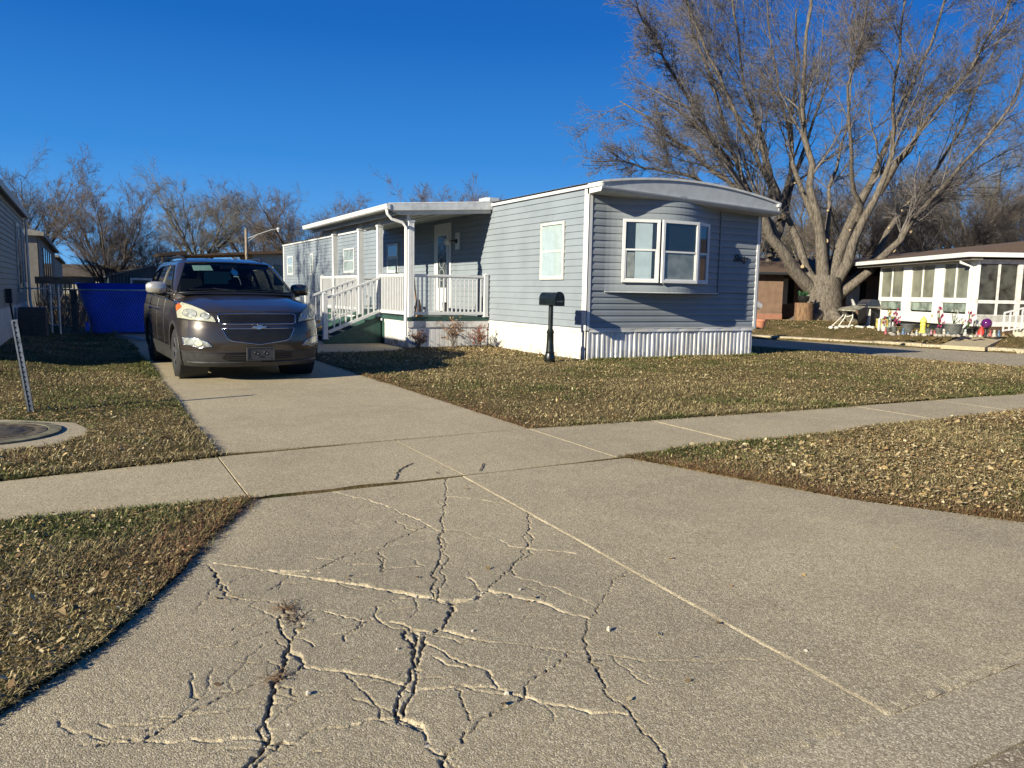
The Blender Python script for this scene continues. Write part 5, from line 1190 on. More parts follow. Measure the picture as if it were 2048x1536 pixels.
tD = generic('bare_tree', 'reddish bare tree behind the far end of the grey home', 10.3, 6.8, 9, 24, M_barkd, M_twigr, gp_d(600, 74), tw=.0120, up=.12, dens=1.05)
copy_thing(tB, 'small bare tree top showing over the porch roof', gp_d(910, 70), 2.0, 1.36)
copy_thing(tD, 'low reddish bare tree just left of the porch roof', gp_d(505, 92), 1.2, 1.0)
copy_thing(tB, 'thin many stemmed bare tree between the shed and the SUV', gp_d(300, 70), 1.9, .80)
for i, (px, dep, s, src, lab) in enumerate(((1500,70,.95,tD,'bare tree behind the leaning trunk'),(1600,66,1.0,tC,'pale bare tree behind the centre of the big maple'),(1700,60,1.05,tD,'reddish bare tree behind the brown roof, right of the maple trunk'),
        (1790,72,1.15,tA,'wide bare tree above the left end of the sunroom'),(1870,58,.98,tD,'dense reddish bare tree above the sunroom'),(1950,66,1.15,tC,'tall pale bare tree over the sunroom gutter corner'),
        (2020,56,1.0,tB,'upright many stemmed tree over the right of the sunroom'),(2085,64,1.2,tA,'bare tree at the right edge behind the sunroom'),(1745,95,1.1,tC,'farther pale tree between two reddish ones'),(1560,100,1.1,tA,'farthest dark tree left of the maple trunk'),(1905,92,1.25,tD,'far tree in the gap of the crowns above the sunroom'))):
    copy_thing(src, lab, gp_d(px, dep), i*1.3+.4, s)
# the tree beyond the left edge whose twigs shade the far end of the home
copy_thing(tA, 'bare tree standing out of frame beyond the left home', (-9.0, 29.0, 0), .8, .95)

# ------------------------------------------------------------------ left neighbours
M_tan = mat('tan_lap_siding', (.27,.25,.20), .6, var=.08, vscale=2); M_tan2 = mat('beige_siding', (.24,.22,.185), .6, var=.08); M_win = mat('dark_window', (.02,.025,.03), .1, var=.1); M_brownroof = mat('brown_shingle', (.125,.078,.048), .9, var=.35, vscale=25, bump=.4, bscale=40)
XL = -1.5
lh = thing('mobile_home', 'tan lap sided mobile home cut by the left edge of the picture', 'mobile home', (XL, 14.3, .1))
b = MB(); siding(b, (XL, 26.5), (XL, 14.35), (1, 0), .86, 3.24, 20, LAP); siding(b, (XL-4.5, 14.3), (XL, 14.3), (0, -1), .86, 3.24, 20, LAP); b.box((XL-4.5, 14.36, .05), (XL-.01, 26.5, 3.24)); b.build('wall', M_tan, lh)
b = MB(); pts = []
for i in range(101): y = 14.3+i*.12; pts += [(XL+.01, y), (XL+.018, y+.01), (XL+.018, y+.1)]
b.grid([[(a, c, .86) for a, c in pts], [(a, c, -.05) for a, c in pts]]); b.box((XL-4.5, 14.28, -.05), (XL+.01, 14.32, .86)); b.build('skirting', mat('dull_white_skirting', (.58,.58,.56), .6, var=.15), lh)
b = MB(); b.extr([(XL+.12, 14.2, 3.24), (XL+.12, 14.2, 3.34), (XL-2.2, 14.2, 3.62), (XL-4.7, 14.2, 3.34), (XL-4.7, 14.2, 3.24)], (0, 12.4, 0)); b.build('roof', mat('grey_roof', (.22,.21,.20), .7), lh)
b = MB(); b.box((XL+.121, 14.2, 3.22), (XL+.16, 26.7, 3.36)); b.build('gutter', mat('tan_gutter', (.40,.38,.33), .5), lh)
for (y, w, z0, z1) in ((23.9, .7, 1.15, 2.9), (25.9, .75, 1.3, 2.85)):
    b = MB(); b.box((XL+.02, y-w, z0), (XL+.05, y, z1)); fo_ = b.build('window', M_cream, lh); b = MB(); b.box((XL+.051, y-w+.1, z0+.1), (XL+.06, y-.1, z1-.1)); b.build('glass', M_win, fo_)
b = MB(); b.tube([(XL+.08, 26.35, 3.2), (XL+.08, 26.35, .9), (XL+.16, 26.2, .3)], .04, 6); b.build('downspout', M_cream, lh)
b = MB(); b.box((XL+.03, 19.2, .95), (XL+.14, 19.4, 1.25)); b.tube([(XL+.1, 19.3, .95), (XL+.12, 19.5, .6), (XL+.2, 20.0, .40), (XL+.16, 20.6, .25)], .02, 5); b.build('meter_box', M_black, lh)
sh_ = thing('mobile_home', 'beige mobile home with shuttered windows, next beyond the tan one', 'mobile home', (-2.1, 40, 0))
b = MB(); siding(b, (-1.75, 62), (-1.75, 40), (1, 0), .9, 3.45, 20, LAP); b.box((-6, 40, -.1), (-1.77, 62, 3.45)); b.build('wall', M_tan2, sh_)
b = MB(); b.extr([(-1.5, 39.8, 3.45), (-1.5, 39.8, 3.62), (-3.9, 39.8, 4.0), (-6.3, 39.8, 3.62), (-6.3, 39.8, 3.45)], (0, 22.4, 0)); b.build('roof', mat('tan_roof', (.33,.30,.25), .7), sh_)
for y in (44.0, 46.4, 49.0, 52.0):
    b = MB(); b.box((-1.75, y, 1.3), (-1.70, y+1.1, 3.1)); b.build('window', M_win, sh_)
th = thing('mobile_home', 'pale far mobile home at the end of the left row', 'mobile home', (-2, 66, 0))
b = MB(); b.box((-7, 66, -.1), (-1.9, 88, 3.3)); b.build('wall', M_tan2, th); b = MB(); b.extr([(-1.6, 65.8, 3.3), (-1.6, 65.8, 3.45), (-4.4, 65.8, 3.9), (-7.3, 65.8, 3.45)], (0, 22.5, 0)); b.build('roof', mat('tan_roof', (.33,.30,.25), .7), th)
cr = gp_d(150, 95); cr_t = thing('house', 'low brown roofed house across the end of the left row', 'house', tuple(cr), -.3)
b = MB(); b.box((-9, 0, 0), (9, 8, 2.3)); b.build('wall', M_tan, cr_t, world=False); b = MB(); b.extr([(-10, -.8, 2.3), (-10, 4, 3.9), (-10, 8.8, 2.3)], (20, 0, 0)); b.build('roof', mat('dull_dark_roof', (.085,.065,.045), .9, var=.3, vscale=10), cr_t, world=False)
for q in range(3): b = MB(); b.box((-7+q*5, -.06, .9), (-5.4+q*5, -.005, 2.0)); b.build('window', M_win, cr_t, world=False)
# dark deck of the second home
dk_ = thing('deck', 'black painted deck railing beside the beige home', 'deck', (-1.2, 33, 0))
b = MB(); b.box((-1.6, 33.0, 1.36), (.35, 33.12, 1.62)); b.box((-1.6, 33.0, .55), (.35, 33.1, .68)); b.build('rail', M_black, dk_)
for i in range(13): b = MB(); x = -1.55+i*.145; b.box((x, 33.03, .68), (x+.05, 33.08, 1.36)); b.build('baluster', M_black, dk_)
# air conditioner
ac = thing('air_conditioner', 'square grey air conditioner unit standing against the tan home', 'air conditioner', (-.95, 21.7, .1))
b = MB(); b.box((-1.42, 21.4, .08), (-.84, 22.0, .80)); b.build('casing', mat('ac_casing', (.07,.055,.045), .6), ac, bevel=.03)
b = MB()
for z in np.linspace(.16, .88, 14): b.box((-.838, 21.45, z*.8), (-.82, 21.95, z*.8+.012)); b.box((-1.12, 21.385, z*.8), (-.88, 21.398, z*.8+.012))
b.build('grille', mat('ac_grille', (.12,.12,.12), .5), ac)
# chain link fence and gate
cf = thing('chain_link_fence', 'galvanised chain link fence panel and post left of the SUV', 'fence', (-.65, 23.2, 0))
for x in (-.80, -.62): b = MB(); b.tube([(x, 23.2, -.1), (x, 23.2, 1.30)], .035, 8); b.ball((x, 23.2, 1.32), .042, 8); b.build('post', M_alu, cf, smooth=2)
b = MB(); b.tube([(-.60, 23.2, 1.22), (2.4, 23.2, 1.24)], .021, 7); b.tube([(-.80, 23.2, 1.24), (-1.75, 23.2, 1.24)], .021, 6); b.build('top_rail', M_alu, cf, smooth=True)
b = MB()
for i in range(60):
    x = -.62+i*.06
    if x > 2.35: break
    for s in (1, -1):
        xa, xb = x, x+s*.55*1.0
        xa2, xb2 = (xa, max(-.62, min(2.4, xb))); tt = abs((xb2-xa)/(xb-xa)) if xb != xa else 1
        b.tube([(xa, 23.2, 0.05), (xb2, 23.2, .05+1.17*tt)], .0016, 3, cap=False)
for x in (-.62,): pass
b.build('chain_mesh', M_alu, cf)
for z in (.3, .75, 1.1): b = MB(); b.tube([(-.82, 23.16, z), (-.60, 23.16, z)], .018, 6); b.build('hinge', M_alu, cf)
# big blue tub
M_blue = mat('bright_blue_plastic', (.006,.075,.78), .42, var=.12, vscale=1.5)
bt2 = thing('blue_tub', 'large bright blue tapered plastic tub behind the chain link fence', 'tub', (.8, 24, 0))
b = MB(); n = 24; rows = []
for z, x0, x1, y0, y1 in ((.02, .18, 1.9, 24.05, 25.6), (.06, .12, 2.0, 24.0, 25.7), (.45, .03, 2.1, 23.92, 25.8), (.9, -.10, 2.2, 23.8, 25.95), (1.36, -.22, 2.32, 23.68, 26.1), (1.40, -.27, 2.36, 23.63, 26.15), (1.36, -.20, 2.30, 23.72, 26.05)):
    cx, cy, hx, hy = (x0+x1)/2, (y0+y1)/2, (x1-x0)/2, (y1-y0)/2
    rows.append([(cx+hx*np.sign(math.cos(t))*abs(math.cos(t))**.28, cy+hy*np.sign(math.sin(t))*abs(math.sin(t))**.28, z+.012*math.sin(t*3)) for t in np.linspace(0, 2*math.pi, 49)])
b.grid(rows); b.build('shell', M_blue, bt2, smooth=2); b = MB(); b.add([(c[0], c[1], 1.30) for c in rows[-1][:-1]], [tuple(range(48))]); b.build('cover', M_blue, bt2)
b = MB(); b.box((-.05, 23.6, .1), (.06, 23.72, .35)); b.build('foot', M_blue, bt2, bevel=.02)
# dark debris by the tub and a crate with a red strap beyond
o = thing('trough', 'bent grey metal gutter piece lying beside the drive', 'gutter piece', (.9, 21.2, .02)); b = MB(); b.extr([(.55, 21.9, .22), (.62, 21.8, .03), (.95, 21.0, .02), (1.25, 20.7, .02), (1.1, 21.1, .07), (.75, 21.6, .10)], (.0, .0, .02)); b.build('sheet', M_alu, o)
o = thing('crate', 'dark crate with a red strap left of the blue tub', 'crate', (-.2, 30.2, 0)); b = MB(); b.box((-.5, 30, .0), (.3, 30.7, .72)); b.build('box', mat('dark_wood', (.05,.035,.025), .8), o)
b = MB(); b.box((-.12, 29.95, .52), (.18, 29.99, .58)); b.box((.0, 29.95, .40), (.05, 29.99, .66)); b.box((.10, 29.95, .40), (.15, 29.99, .66)); b.build('strap', mat('red_strap', (.55,.05,.03), .6), o)
o = thing('brush_pile', 'dark brush and stacked boards behind the fence post', 'brush pile', (-.6, 27.5, 0)); b = MB(); Rb = np.random.default_rng(5)
for i in range(260):
    p = np.array([Rb.uniform(-1.3, .2), Rb.uniform(26.6, 28.8), 0]); b.tube([p, p+[Rb.normal(0, .3), Rb.normal(0, .3), Rb.uniform(.3, 1.15)]], .008, 3, cap=False)
b.build('stems', M_barkd, o)
b = MB(); b.box((-.38, 25.3, 0), (-.22, 25.45, 1.2)); b.build('board', mat('weathered_board', (.16,.10,.06), .8, var=.3), o)
# dark metal shed
sd = thing('garden_shed', 'dark blue grey metal shed with low gable and white door frame behind the SUV', 'shed', (.8, 32.6, 0))
M_shed = mat('dark_ribbed_metal', (.035,.055,.065), .5, var=.1)
b = MB(); pts = []
for i in range(26): x = .78+i*.115; pts += [(x, 32.6), (x+.02, 32.57), (x+.08, 32.57), (x+.10, 32.6)]
b.grid([[(a, c, 0) for a, c in pts], [(a, c, 1.72) for a, c in pts]]); b.box((.8, 32.62, 0), (3.75, 35.5, 1.72)); b.extr([(.78, 32.6, 1.72), (3.77, 32.6, 1.72), (2.3, 32.6, 2.12)], (0, .05, 0)); b.build('wall', M_shed, sd)
b = MB(); b.extr([(.68, 32.45, 1.70), (2.28, 32.45, 2.15), (3.88, 32.45, 1.70), (3.88, 32.45, 1.66), (2.28, 32.45, 2.10), (.68, 32.45, 1.66)], (0, 3.2, 0)); b.build('roof', mat('shed_roof', (.10,.12,.14), .5), sd)
b = MB(); b.box((1.50, 32.54, 1.56), (3.1, 32.565, 1.64)); b.box((1.50, 32.54, 0), (1.57, 32.565, 1.56)); b.box((2.20, 32.54, 0), (2.27, 32.565, 1.56)); b.box((3.03, 32.54, 0), (3.10, 32.565, 1.56)); b.build('door_frame', mat('grey_white_frame', (.42,.45,.48), .5), sd)
# homes beyond the shed: pale wall with brown roof, dark carport roof, street lamp
b_ = gp_d(545, 62); hb = thing('house', 'cream walled house with brown roof showing beside the far end of the grey home', 'house', tuple(b_), -.02)
b = MB(); b.box((-1.5, 0, -.1), (2.6, 6, 4.05)); b.build('wall', mat('cream_wall', (.58,.52,.40), .7), hb, world=False); b = MB(); b.extr([(-7.0, -.6, 3.6), (-7.0, -.6, 3.7), (2.9, -.6, 4.55), (2.9, -.6, 4.25)], (0, 7, 0)); b.build('roof', M_brownroof, hb, world=False)
b = MB(); b.box((.1, -.05, 1.6), (.75, -.01, 3.2)); b.build('window', M_win, hb, world=False); b = MB(); b.box((1.3, -.08, 1.0), (2.6, -.02, 3.6)); b.build('dark_siding', mat('grey_brown_siding', (.20,.17,.15), .7), hb, world=False)
c_ = gp_d(345, 60); ct = thing('carport', 'dark carport roof edge just above the SUV roof', 'carport', tuple(c_))
b = MB(); b.extr([(-1.0, 0, 3.85), (1.2, 0, 4.15), (1.2, 0, 3.85), (-.8, 0, 3.65)], (0, 5, 0)); b.build('roof', mat('dark_brown_roof', (.045,.03,.022), .8), ct, world=False)
for x in (-.7, 1.0): b = MB(); b.box((x, .2, 0), (x+.12, .32, 3.8)); b.build('post', M_barkd, ct, world=False)
l_ = gp_d(495, 56); lp = thing('street_lamp', 'grey street lamp on a tall pole with a long curved arm', 'street lamp', tuple(l_))
hz_ = float(at_depth(495, 458, 56)[2]); aw = _r
b = MB(); b.tube([(0, 0, 0), (0, 0, hz_)], [.13, .10], 8); b.build('pole', mat('weathered_pole', (.30,.24,.18), .8), lp, world=False)
b = MB(); arm = [np.array([0, 0, hz_-.75])+aw*0.0, np.array([0, 0, hz_-.4])+aw*.9*np.array([1, 1, 0]), np.array([0, 0, hz_-.05])+aw*1.9*np.array([1, 1, 0]), np.array([0, 0, hz_-.0])+aw*2.35*np.array([1, 1, 0])]; b.tube(arm, .035, 6); b.tube([(0, 0, hz_-1.0), tuple(arm[1])], .02, 5); b.build('arm', M_alu, lp, world=False)
b = MB(); e_ = arm[-1]; b.lathe([(.05, .10), (.12, .05), (.13, -.02), (.07, -.10), (.05, -.22)], (e_[0], e_[1], e_[2]), 10); b.build('lamp_head', mat('lamp_head_grey', (.6,.6,.6), .5), lp, world=False)
# perforated sign post, leaning
sp = thing('sign_post', 'leaning perforated galvanised steel post beside the manhole', 'post', (-.54, 9.50, .02))
p0 = np.array([-.55, 9.50, -.1]); p1 = np.array([-.66, 9.45, .99]); dv = (p1-p0)/np.linalg.norm(p1-p0); hwid = .028
b = MB(); nh = 21; cols_ = [-.028, -.008, .008, .028]; side2 = np.cross(dv, [0, 1, 0]); side2 /= np.linalg.norm(side2); side2 = -side2 if side2[0] < 0 else side2; fwd = np.cross(dv, side2); fwd = fwd if fwd[1] > 0 else -fwd
L_ = np.linalg.norm(p1-p0); step = L_/nh
for s_n, t_n in ((side2, -fwd), (fwd, -side2), (side2, fwd), (fwd, side2)):
    for k in range(nh):
        z0, z1 = k*step, (k+1)*step; zm0, zm1 = z0+step*.33, z0+step*.67
        def pt(u, z): return p0+dv*z+s_n*u+t_n*hwid
        for (u0, u1, za_, zb_) in ((-.028, -.009, z0, z1), (.009, .028, z0, z1), (-.009, .009, z0, zm0), (-.009, .009, zm1, z1)): b.add([pt(u0, za_), pt(u1, za_), pt(u1, zb_), pt(u0, zb_)], [(0, 1, 2, 3)])
b.build('post', M_alu, sp)
b = MB(); b.beam(p0+dv*.02, p1-dv*.01, .048, .048); b.build('hollow_core', M_dark, sp)
# manhole
mh = thing('manhole', 'round cast iron manhole cover in its concrete pad at the left edge', 'manhole cover', (-.85, 8.2, .012))
M_iron = mat('cast_iron', (.13,.105,.07), .7, metal=.3, var=.35, vscale=14, bump=.5, bscale=90); M_green2 = mat('verdigris_rim', (.20,.18,.11), .8, var=.3, vscale=8)
b = MB(); b.lathe([(.60, 0), (.60, .018), (.50, .022), (.49, .012)], (-.85, 8.2, .012), 48); b.build('ring', M_green2, mh, smooth=2)
b = MB(); b.lathe([(.485, 0), (.485, .020), (.43, .024), (.42, .018), (.30, .018), (.29, .024), (.0005, .024)], (-.85, 8.2, .012), 48)
for k in range(40):
    a = k*2*math.pi/40; b.box((-.85+.36*math.cos(a)-.012, 8.2+.36*math.sin(a)-.012, .030), (-.85+.36*math.cos(a)+.012, 8.2+.36*math.sin(a)+.012, .037))
b.build('cover', M_iron, mh, smooth=2)
# mailbox
mx_, my_ = 7.82, 12.56
mb = thing('mailbox', 'black plastic mailbox on an ornamental black post at the corner of the lawn', 'mailbox', (mx_, my_, 0))
M_mb = mat('mailbox_black', (.006,.010,.009), .38, var=.3, vscale=8, coat=.15)
b = MB(); b.lathe([(.10, -.05), (.10, .04), (.105, .05), (.105, .13), (.085, .20), (.092, .21), (.092, .225), (.08, .235), (.068, .42), (.066, .58), (.072, .59), (.074, .62), (.062, .635), (.062, .65), (.046, .665), (.046, 1.14)], (mx_, my_, 0), 28); b.build('post', M_mb, mb, smooth=2)
def boxsec(y, s=1.0, e=0): return [(mx_+(-.105*s), y, 1.125-e), (mx_+.105*s, y, 1.125-e)]+[(mx_+.105*s*math.cos(t), y, 1.25+.125*s*math.sin(t)+e*.5) for t in np.linspace(0, math.pi, 14)]
b = MB(); P_ = boxsec(my_-.28); b.extr(P_, (0, .56, 0)); b.build('box', M_mb, mb, bevel=.006)
b = MB(); P_ = boxsec(my_-.31, 1.07, .008); b.extr(P_, (0, .045, 0)); b.box((mx_-.015, my_-.34, 1.28), (mx_+.015, my_-.31, 1.31)); dr = b.build('door', M_mb, mb, bevel=.006)
fc = bpy.data.curves.new('lettering', 'FONT'); fc.body = 'U.S. MAIL'; fc.size = .034; fc.extrude = .001; fc.align_x = 'CENTER'
fo = bpy.data.objects.new('tmp', fc); sc.collection.objects.link(fo); fo.matrix_world = Matrix.Translation((mx_, my_-.3135, 1.19)) @ Matrix.Rotation(math.pi/2, 4, 'X')
me = bpy.data.meshes.new_from_object(fo.evaluated_get(bpy.context.evaluated_depsgraph_get())); me.transform(fo.matrix_world); bpy.data.objects.remove(fo); me.transform(parent_world(dr).inverted()); me.materials.clear(); me.materials.append(mat('letter_grey', (.16,.17,.17), .5)); link(bpy.data.objects.new('lettering', me), dr)
b = MB(); b.box((mx_+.106, my_+.02, 1.15), (mx_+.114, my_+.05, 1.33)); b.build('flag', M_mb, mb)
# shrubs
def shrub(x, y, h, w, n, label, seed, lc):
    R_ = np.random.default_rng(seed); t = thing('shrub', label, 'shrub', (x, y, 0), 0, 'shrubs at the foot of the porch')
    m0 = 9; P = []; 
    for i in range(m0):
        a = R_.uniform(0, 6.28); s = w*R_.uniform(.2, .9); P.append(limb([(x+R_.normal(0, .03), y+R_.normal(0, .03), 0), (x+math.cos(a)*s*.4, y+math.sin(a)*s*.4, h*.45), (x+math.cos(a)*s, y+math.sin(a)*s, h*R_.uniform(.6, 1))], [.011, .008, .003], 7, .012, R_))
    A = (np.stack([p[0] for p in P]), np.stack([p[1] for p in P])); B = sprout(*A, k=7, n=5, t0=.3, t1=1, lf=.45, rf=.6, ang=40, up=.1, R_=R_, minr=.0025, lmin=.05); C_ = sprout(*B, k=4, n=3, t0=.2, t1=1, lf=.5, rf=.6, ang=45, up=.05, R_=R_, minr=.0018, lmin=.04)
    V, F = meshes([A, B, C_], [5, 3, 3]); mesh_np('stems', V, F, M_twigr, t)
    idx = R_.integers(0, len(C_[0]), n); c = C_[0][idx, R_.integers(1, 3, n)]+R_.normal(0, .012, (n, 3)); s = R_.uniform(.014, .032, n)[:, None]
    u_ = R_.normal(0, 1, (n, 3)); u_ /= np.linalg.norm(u_, axis=1, keepdims=True); v = np.cross(u_, R_.normal(0, 1, (n, 3))); v /= np.linalg.norm(v, axis=1, keepdims=True)
    V = np.stack([c-u_*s, c+v*s*.45, c+u_*s, c-v*s*.45], 1).reshape(-1, 3); F = np.arange(4*n).reshape(n, 4)
    o = mesh_np('leaves', V, F, M_leaf, t); pal = np.array(lc); cc = pal[R_.integers(0, len(pal), n)]*R_.uniform(.6, 1.2, (n, 1))
    a_ = o.data.attributes.new('tint', 'FLOAT_COLOR', 'POINT'); a_.data.foreach_set('color', np.repeat(np.hstack([cc, np.ones((n, 1))]), 4, 0).astype(np.float32).ravel())
sx_ = lambda px, py: gpt(px, py)[:2]
shrub(7.62, 16.62, .62, .30, 560, 'brown leaved shrub under the middle of the porch railing', 31, [(.30,.16,.08),(.38,.24,.13),(.20,.10,.06)])
shrub(8.18, 16.35, .52, .34, 620, 'dark red leaved shrub near the right end of the porch', 32, [(.30,.07,.05),(.22,.08,.05),(.30,.18,.10)])
shrub(6.72, 16.55, .42, .26, 420, 'low dark shrub by the foot of the downspout', 33, [(.10,.05,.035),(.16,.08,.05),(.24,.09,.04)])

# ------------------------------------------------------------------ across the side street
C1 = gpt(1943, 668, .15); C2 = gpt(1753, 650, .15); sd_ = (C2-C1)/np.linalg.norm(C2-C1); ANG = math.atan2(sd_[1], sd_[0])-math.pi
# local frame of the sunroom: origin at its right front corner, -x along the front to the left, y into the house
sr = thing('sunroom', 'white framed glazed sunroom with tall sliding panes, facing the side street', 'sunroom', tuple(C1), ANG)
def lb(b, name, m, par=None, **k): return b.build(name, m, par or sr, world=False, **k)
M_srw = mat('sunroom_white', (.78,.77,.72), .5, var=.06, vscale=2); M_srg = mat('hazy_sunroom_glass', (.21,.215,.165), .12, var=.25, vscale=1.2, coat=.5); M_srg2 = mat('curtained_glass', (.28,.34,.29), .15, var=.4, vscale=2, coat=.4)
LW = 7.55
b = MB(); b.box((-LW, .02, .45), (0, 3.6, .68)); b.box((-LW, 0, .28), (-.0, .03, .70)); b.build('sill_wall', M_srw, sr, world=False)
WX = [(-7.45, -5.38), (-4.72, -2.86), (-2.22, -.50)]
b = MB()
for x0, x1 in ((-LW, -7.45), (-5.38, -4.72), (-2.86, -2.22), (-.50, 0)): b.box((x0, 0, .70), (x1, .12, 2.55))
b.box((-LW, .001, 1.10), (0, .119, 1.28)); b.box((-LW, .001, 2.55), (0, .119, 2.66)); lb(b, 'frame', M_srw)
for x0, x1 in WX:
    b = MB(); b.box((x0+.02, .05, 1.285), (x1-.02, .07, 2.545)); w_ = lb(b, 'window', M_srg); b = MB(); xm = (x0+x1)/2; b.box((xm-.03, .02, 1.285), (xm+.03, .049, 2.545)); b.box((x0, .02, 1.285), (x0+.03, .049, 2.545)); lb(b, 'mullion', M_srw, w_)
    b = MB(); b.box((x0+.05, .05, .76), (x1-.05, .07, 1.09)); lb(b, 'lower_pane', M_srg2)
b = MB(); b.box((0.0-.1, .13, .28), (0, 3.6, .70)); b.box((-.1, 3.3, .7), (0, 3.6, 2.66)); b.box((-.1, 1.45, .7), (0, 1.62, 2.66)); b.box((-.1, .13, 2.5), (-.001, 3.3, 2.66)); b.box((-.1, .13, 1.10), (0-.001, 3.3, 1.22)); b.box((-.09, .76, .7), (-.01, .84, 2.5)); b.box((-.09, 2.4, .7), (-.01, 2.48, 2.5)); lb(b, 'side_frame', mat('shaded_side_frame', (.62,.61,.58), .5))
for y0, y1 in ((.15, .76), (.84, 1.42), (1.66, 2.4), (2.48, 3.25)): b = MB(); b.box((-.06, y0, 1.23), (-.04, y1, 2.49)); b.box((-.06, y0, .72), (-.04, y1, 1.09)); lb(b, 'side_window', mat('screened_glass', (.055,.058,.052), .2, var=.4, vscale=3, coat=.4))
b = MB(); b.box((-LW-1.6, -.55, 2.72), (.42, .0, 2.88)); b.box((.30, .0, 2.72), (.42, 4.2, 2.88)); lb(b, 'gutter', M_white)
b = MB(); b.box((-LW-1.6, -.4, 2.62), (.3, .0, 2.719)); lb(b, 'soffit', mat('dark_soffit', (.18,.16,.13), .8))
b = MB(); b.add([(-17, -.5, 2.89), (.4, -.5, 2.89), (-1.8, 3.2, 3.52), (-17, 3.2, 3.52)], [(0, 1, 2, 3)]); b.add([(.4, -.5, 2.89), (.4, 8, 2.89), (-1.8, 3.2, 3.52)], [(0, 1, 2)]); b.add([(-1.8, 3.2, 3.52), (.4, 8, 2.89), (-17, 8, 2.89), (-17, 3.2, 3.52)], [(0, 1, 2, 3)]); b.add([(.4, 3.4, 2.90), (9, 3.4, 2.90), (9, 6.5, 3.8), (-1, 6.5, 3.8)], [(0, 1, 2, 3)]); lb(b, 'roof', M_brownroof)
b = MB(); b.tube([(-.45, -.35, 2.70), (-.45, -.35, 2.55), (-.25, -.06, 2.40), (-.25, -.06, .35), (-.3, -.15, .22), (-1.1, -.5, .06)], .05, 6); lb(b, 'downspout', M_white)
b = MB(); b.box((-.22, 0.12, .0), (-.02, 3.2, .28)); b.box((-LW, .12, .0), (-.3, .3, .28)); lb(b, 'base', M_dark)
b = MB()
for i in range(34):
    for s in (1, -1): y = .1+i*.09; b.beam((.02, y, .02), (.02, y+s*.26, .28), .012, .018)
lb(b, 'lattice', mat('brown_lattice', (.16,.10,.06), .8))
# main brown house behind it
bh = thing('house', 'brown sided main house rising behind the white sunroom', 'house', tuple(C1), ANG)
M_brown = mat('brown_panel_siding', (.20,.125,.085), .75, var=.12, vscale=3)
def brick():
    m = bpy.data.materials.new('red_brick'); m.use_nodes = True; nt = m.node_tree; t = nt.nodes.new('ShaderNodeTexBrick'); tc = nt.nodes.new('ShaderNodeTexCoord'); mp = nt.nodes.new('ShaderNodeMapping'); mp.inputs['Rotation'].default_value = (math.pi/2, 0, 0)
    nt.links.new(tc.outputs['Object'], mp.inputs[0]); nt.links.new(mp.outputs[0], t.inputs['Vector']); t.inputs['Color1'].default_value = (.34,.12,.06,1); t.inputs['Color2'].default_value = (.24,.08,.045,1); t.inputs['Mortar'].default_value = (.35,.30,.25,1); t.inputs['Scale'].default_value = 4.5
    nt.links.new(t.outputs[0], nt.nodes['Principled BSDF'].inputs['Base Color']); nt.nodes['Principled BSDF'].inputs['Roughness'].default_value = .9; return m
b = MB(); b.box((-LW, 3.61, .3), (6, 8, 2.85)); lb(b, 'rear_wall', M_brown, bh)
hb2 = gp_d(1530, 40.5, 0); bw = thing('house', 'brown panelled wing with red brick base seen left of the big maple trunk', 'house', tuple(hb2), -YAW)
b = MB(); b.box((-2.6, 0, .45), (.95, 4, 2.66)); b.box((.95, 1.6, .45), (10.5, 4, 2.66)); lb(b, 'wall', M_brown, bw)
b = MB(); b.box((-2.6, -.02, -.3), (.97, 4, .45)); b.box((.97, 1.58, -.3), (10.5, 4, .45)); lb(b, 'brick_base', brick(), bw)
b = MB(); b.add([(-3.2, -.6, 2.62), (6.6, -.6, 2.62), (6.6, 2.6, 3.5), (-.4, 2.6, 3.5)], [(0, 1, 2, 3)]); b.add([(-3.2, -.6, 2.62), (-.4, 2.6, 3.5), (-3.2, 5.6, 2.62)], [(0, 1, 2)]); b.add([(-3.2, 5.6, 2.62), (-.4, 2.6, 3.5), (6.6, 2.6, 3.5), (6.6, 5.6, 2.62)], [(0, 1, 2, 3)]); lb(b, 'roof', M_brownroof, bw)
b = MB(); b.box((-3.2, -.6, 2.50), (6.6, -.56, 2.62)); b.add([(-3.2, -.6, 2.55), (6.6, -.6, 2.55), (6.6, 1.6, 2.60), (-3.2, 1.6, 2.60)], [(3, 2, 1, 0)]); lb(b, 'fascia', M_dark, bw)
for x0, x1, z0, z1 in ((1.15, 1.75, .95, 2.35), (2.3, 2.9, 1.9, 2.4), (5.0, 5.7, .95, 2.3)):
    b = MB(); b.box((x0, 1.53, z0), (x1, 1.59, z1)); w_ = lb(b, 'window', M_white, bw); b = MB(); b.box((x1, 1.54, z0+.05), (x1+.35, 1.575, z1-.05)); lb(b, 'glass', M_win, w_)
# steps and rail at the right
st = thing('entry_steps', 'cream painted steps with a white handrail right of the sunroom', 'steps', tuple(gpt(2062, 674, .15)), ANG)
b = MB(); b.box((-.9, -.1, 0), (-.2, .9, .30)); lb(b, 'block', mat('cream_block', (.58,.53,.42), .7), st, bevel=.02); b = MB(); b.box((-.15, -.5, 0), (1.3, .9, .16)); lb(b, 'step', mat('cream_block', (.58,.53,.42), .7), st, bevel=.01)
b = MB(); b.beam((-.4, .9, 1.25), (-.1, -.9, .80), .06, .05); b.beam((-.4, .9, .45), (-.1, -.9, .2), .05, .05)
for i in range(9): t = i/8; b.box((-.4+.3*t-.02, .9-1.8*t-.02, .42-.26*t), (-.4+.3*t+.02, .9-1.8*t+.02, 1.25-.45*t))
lb(b, 'handrail', M_vinyl, st)
def atp(px, py, z=.17): g = gpt(px, py, z); return g
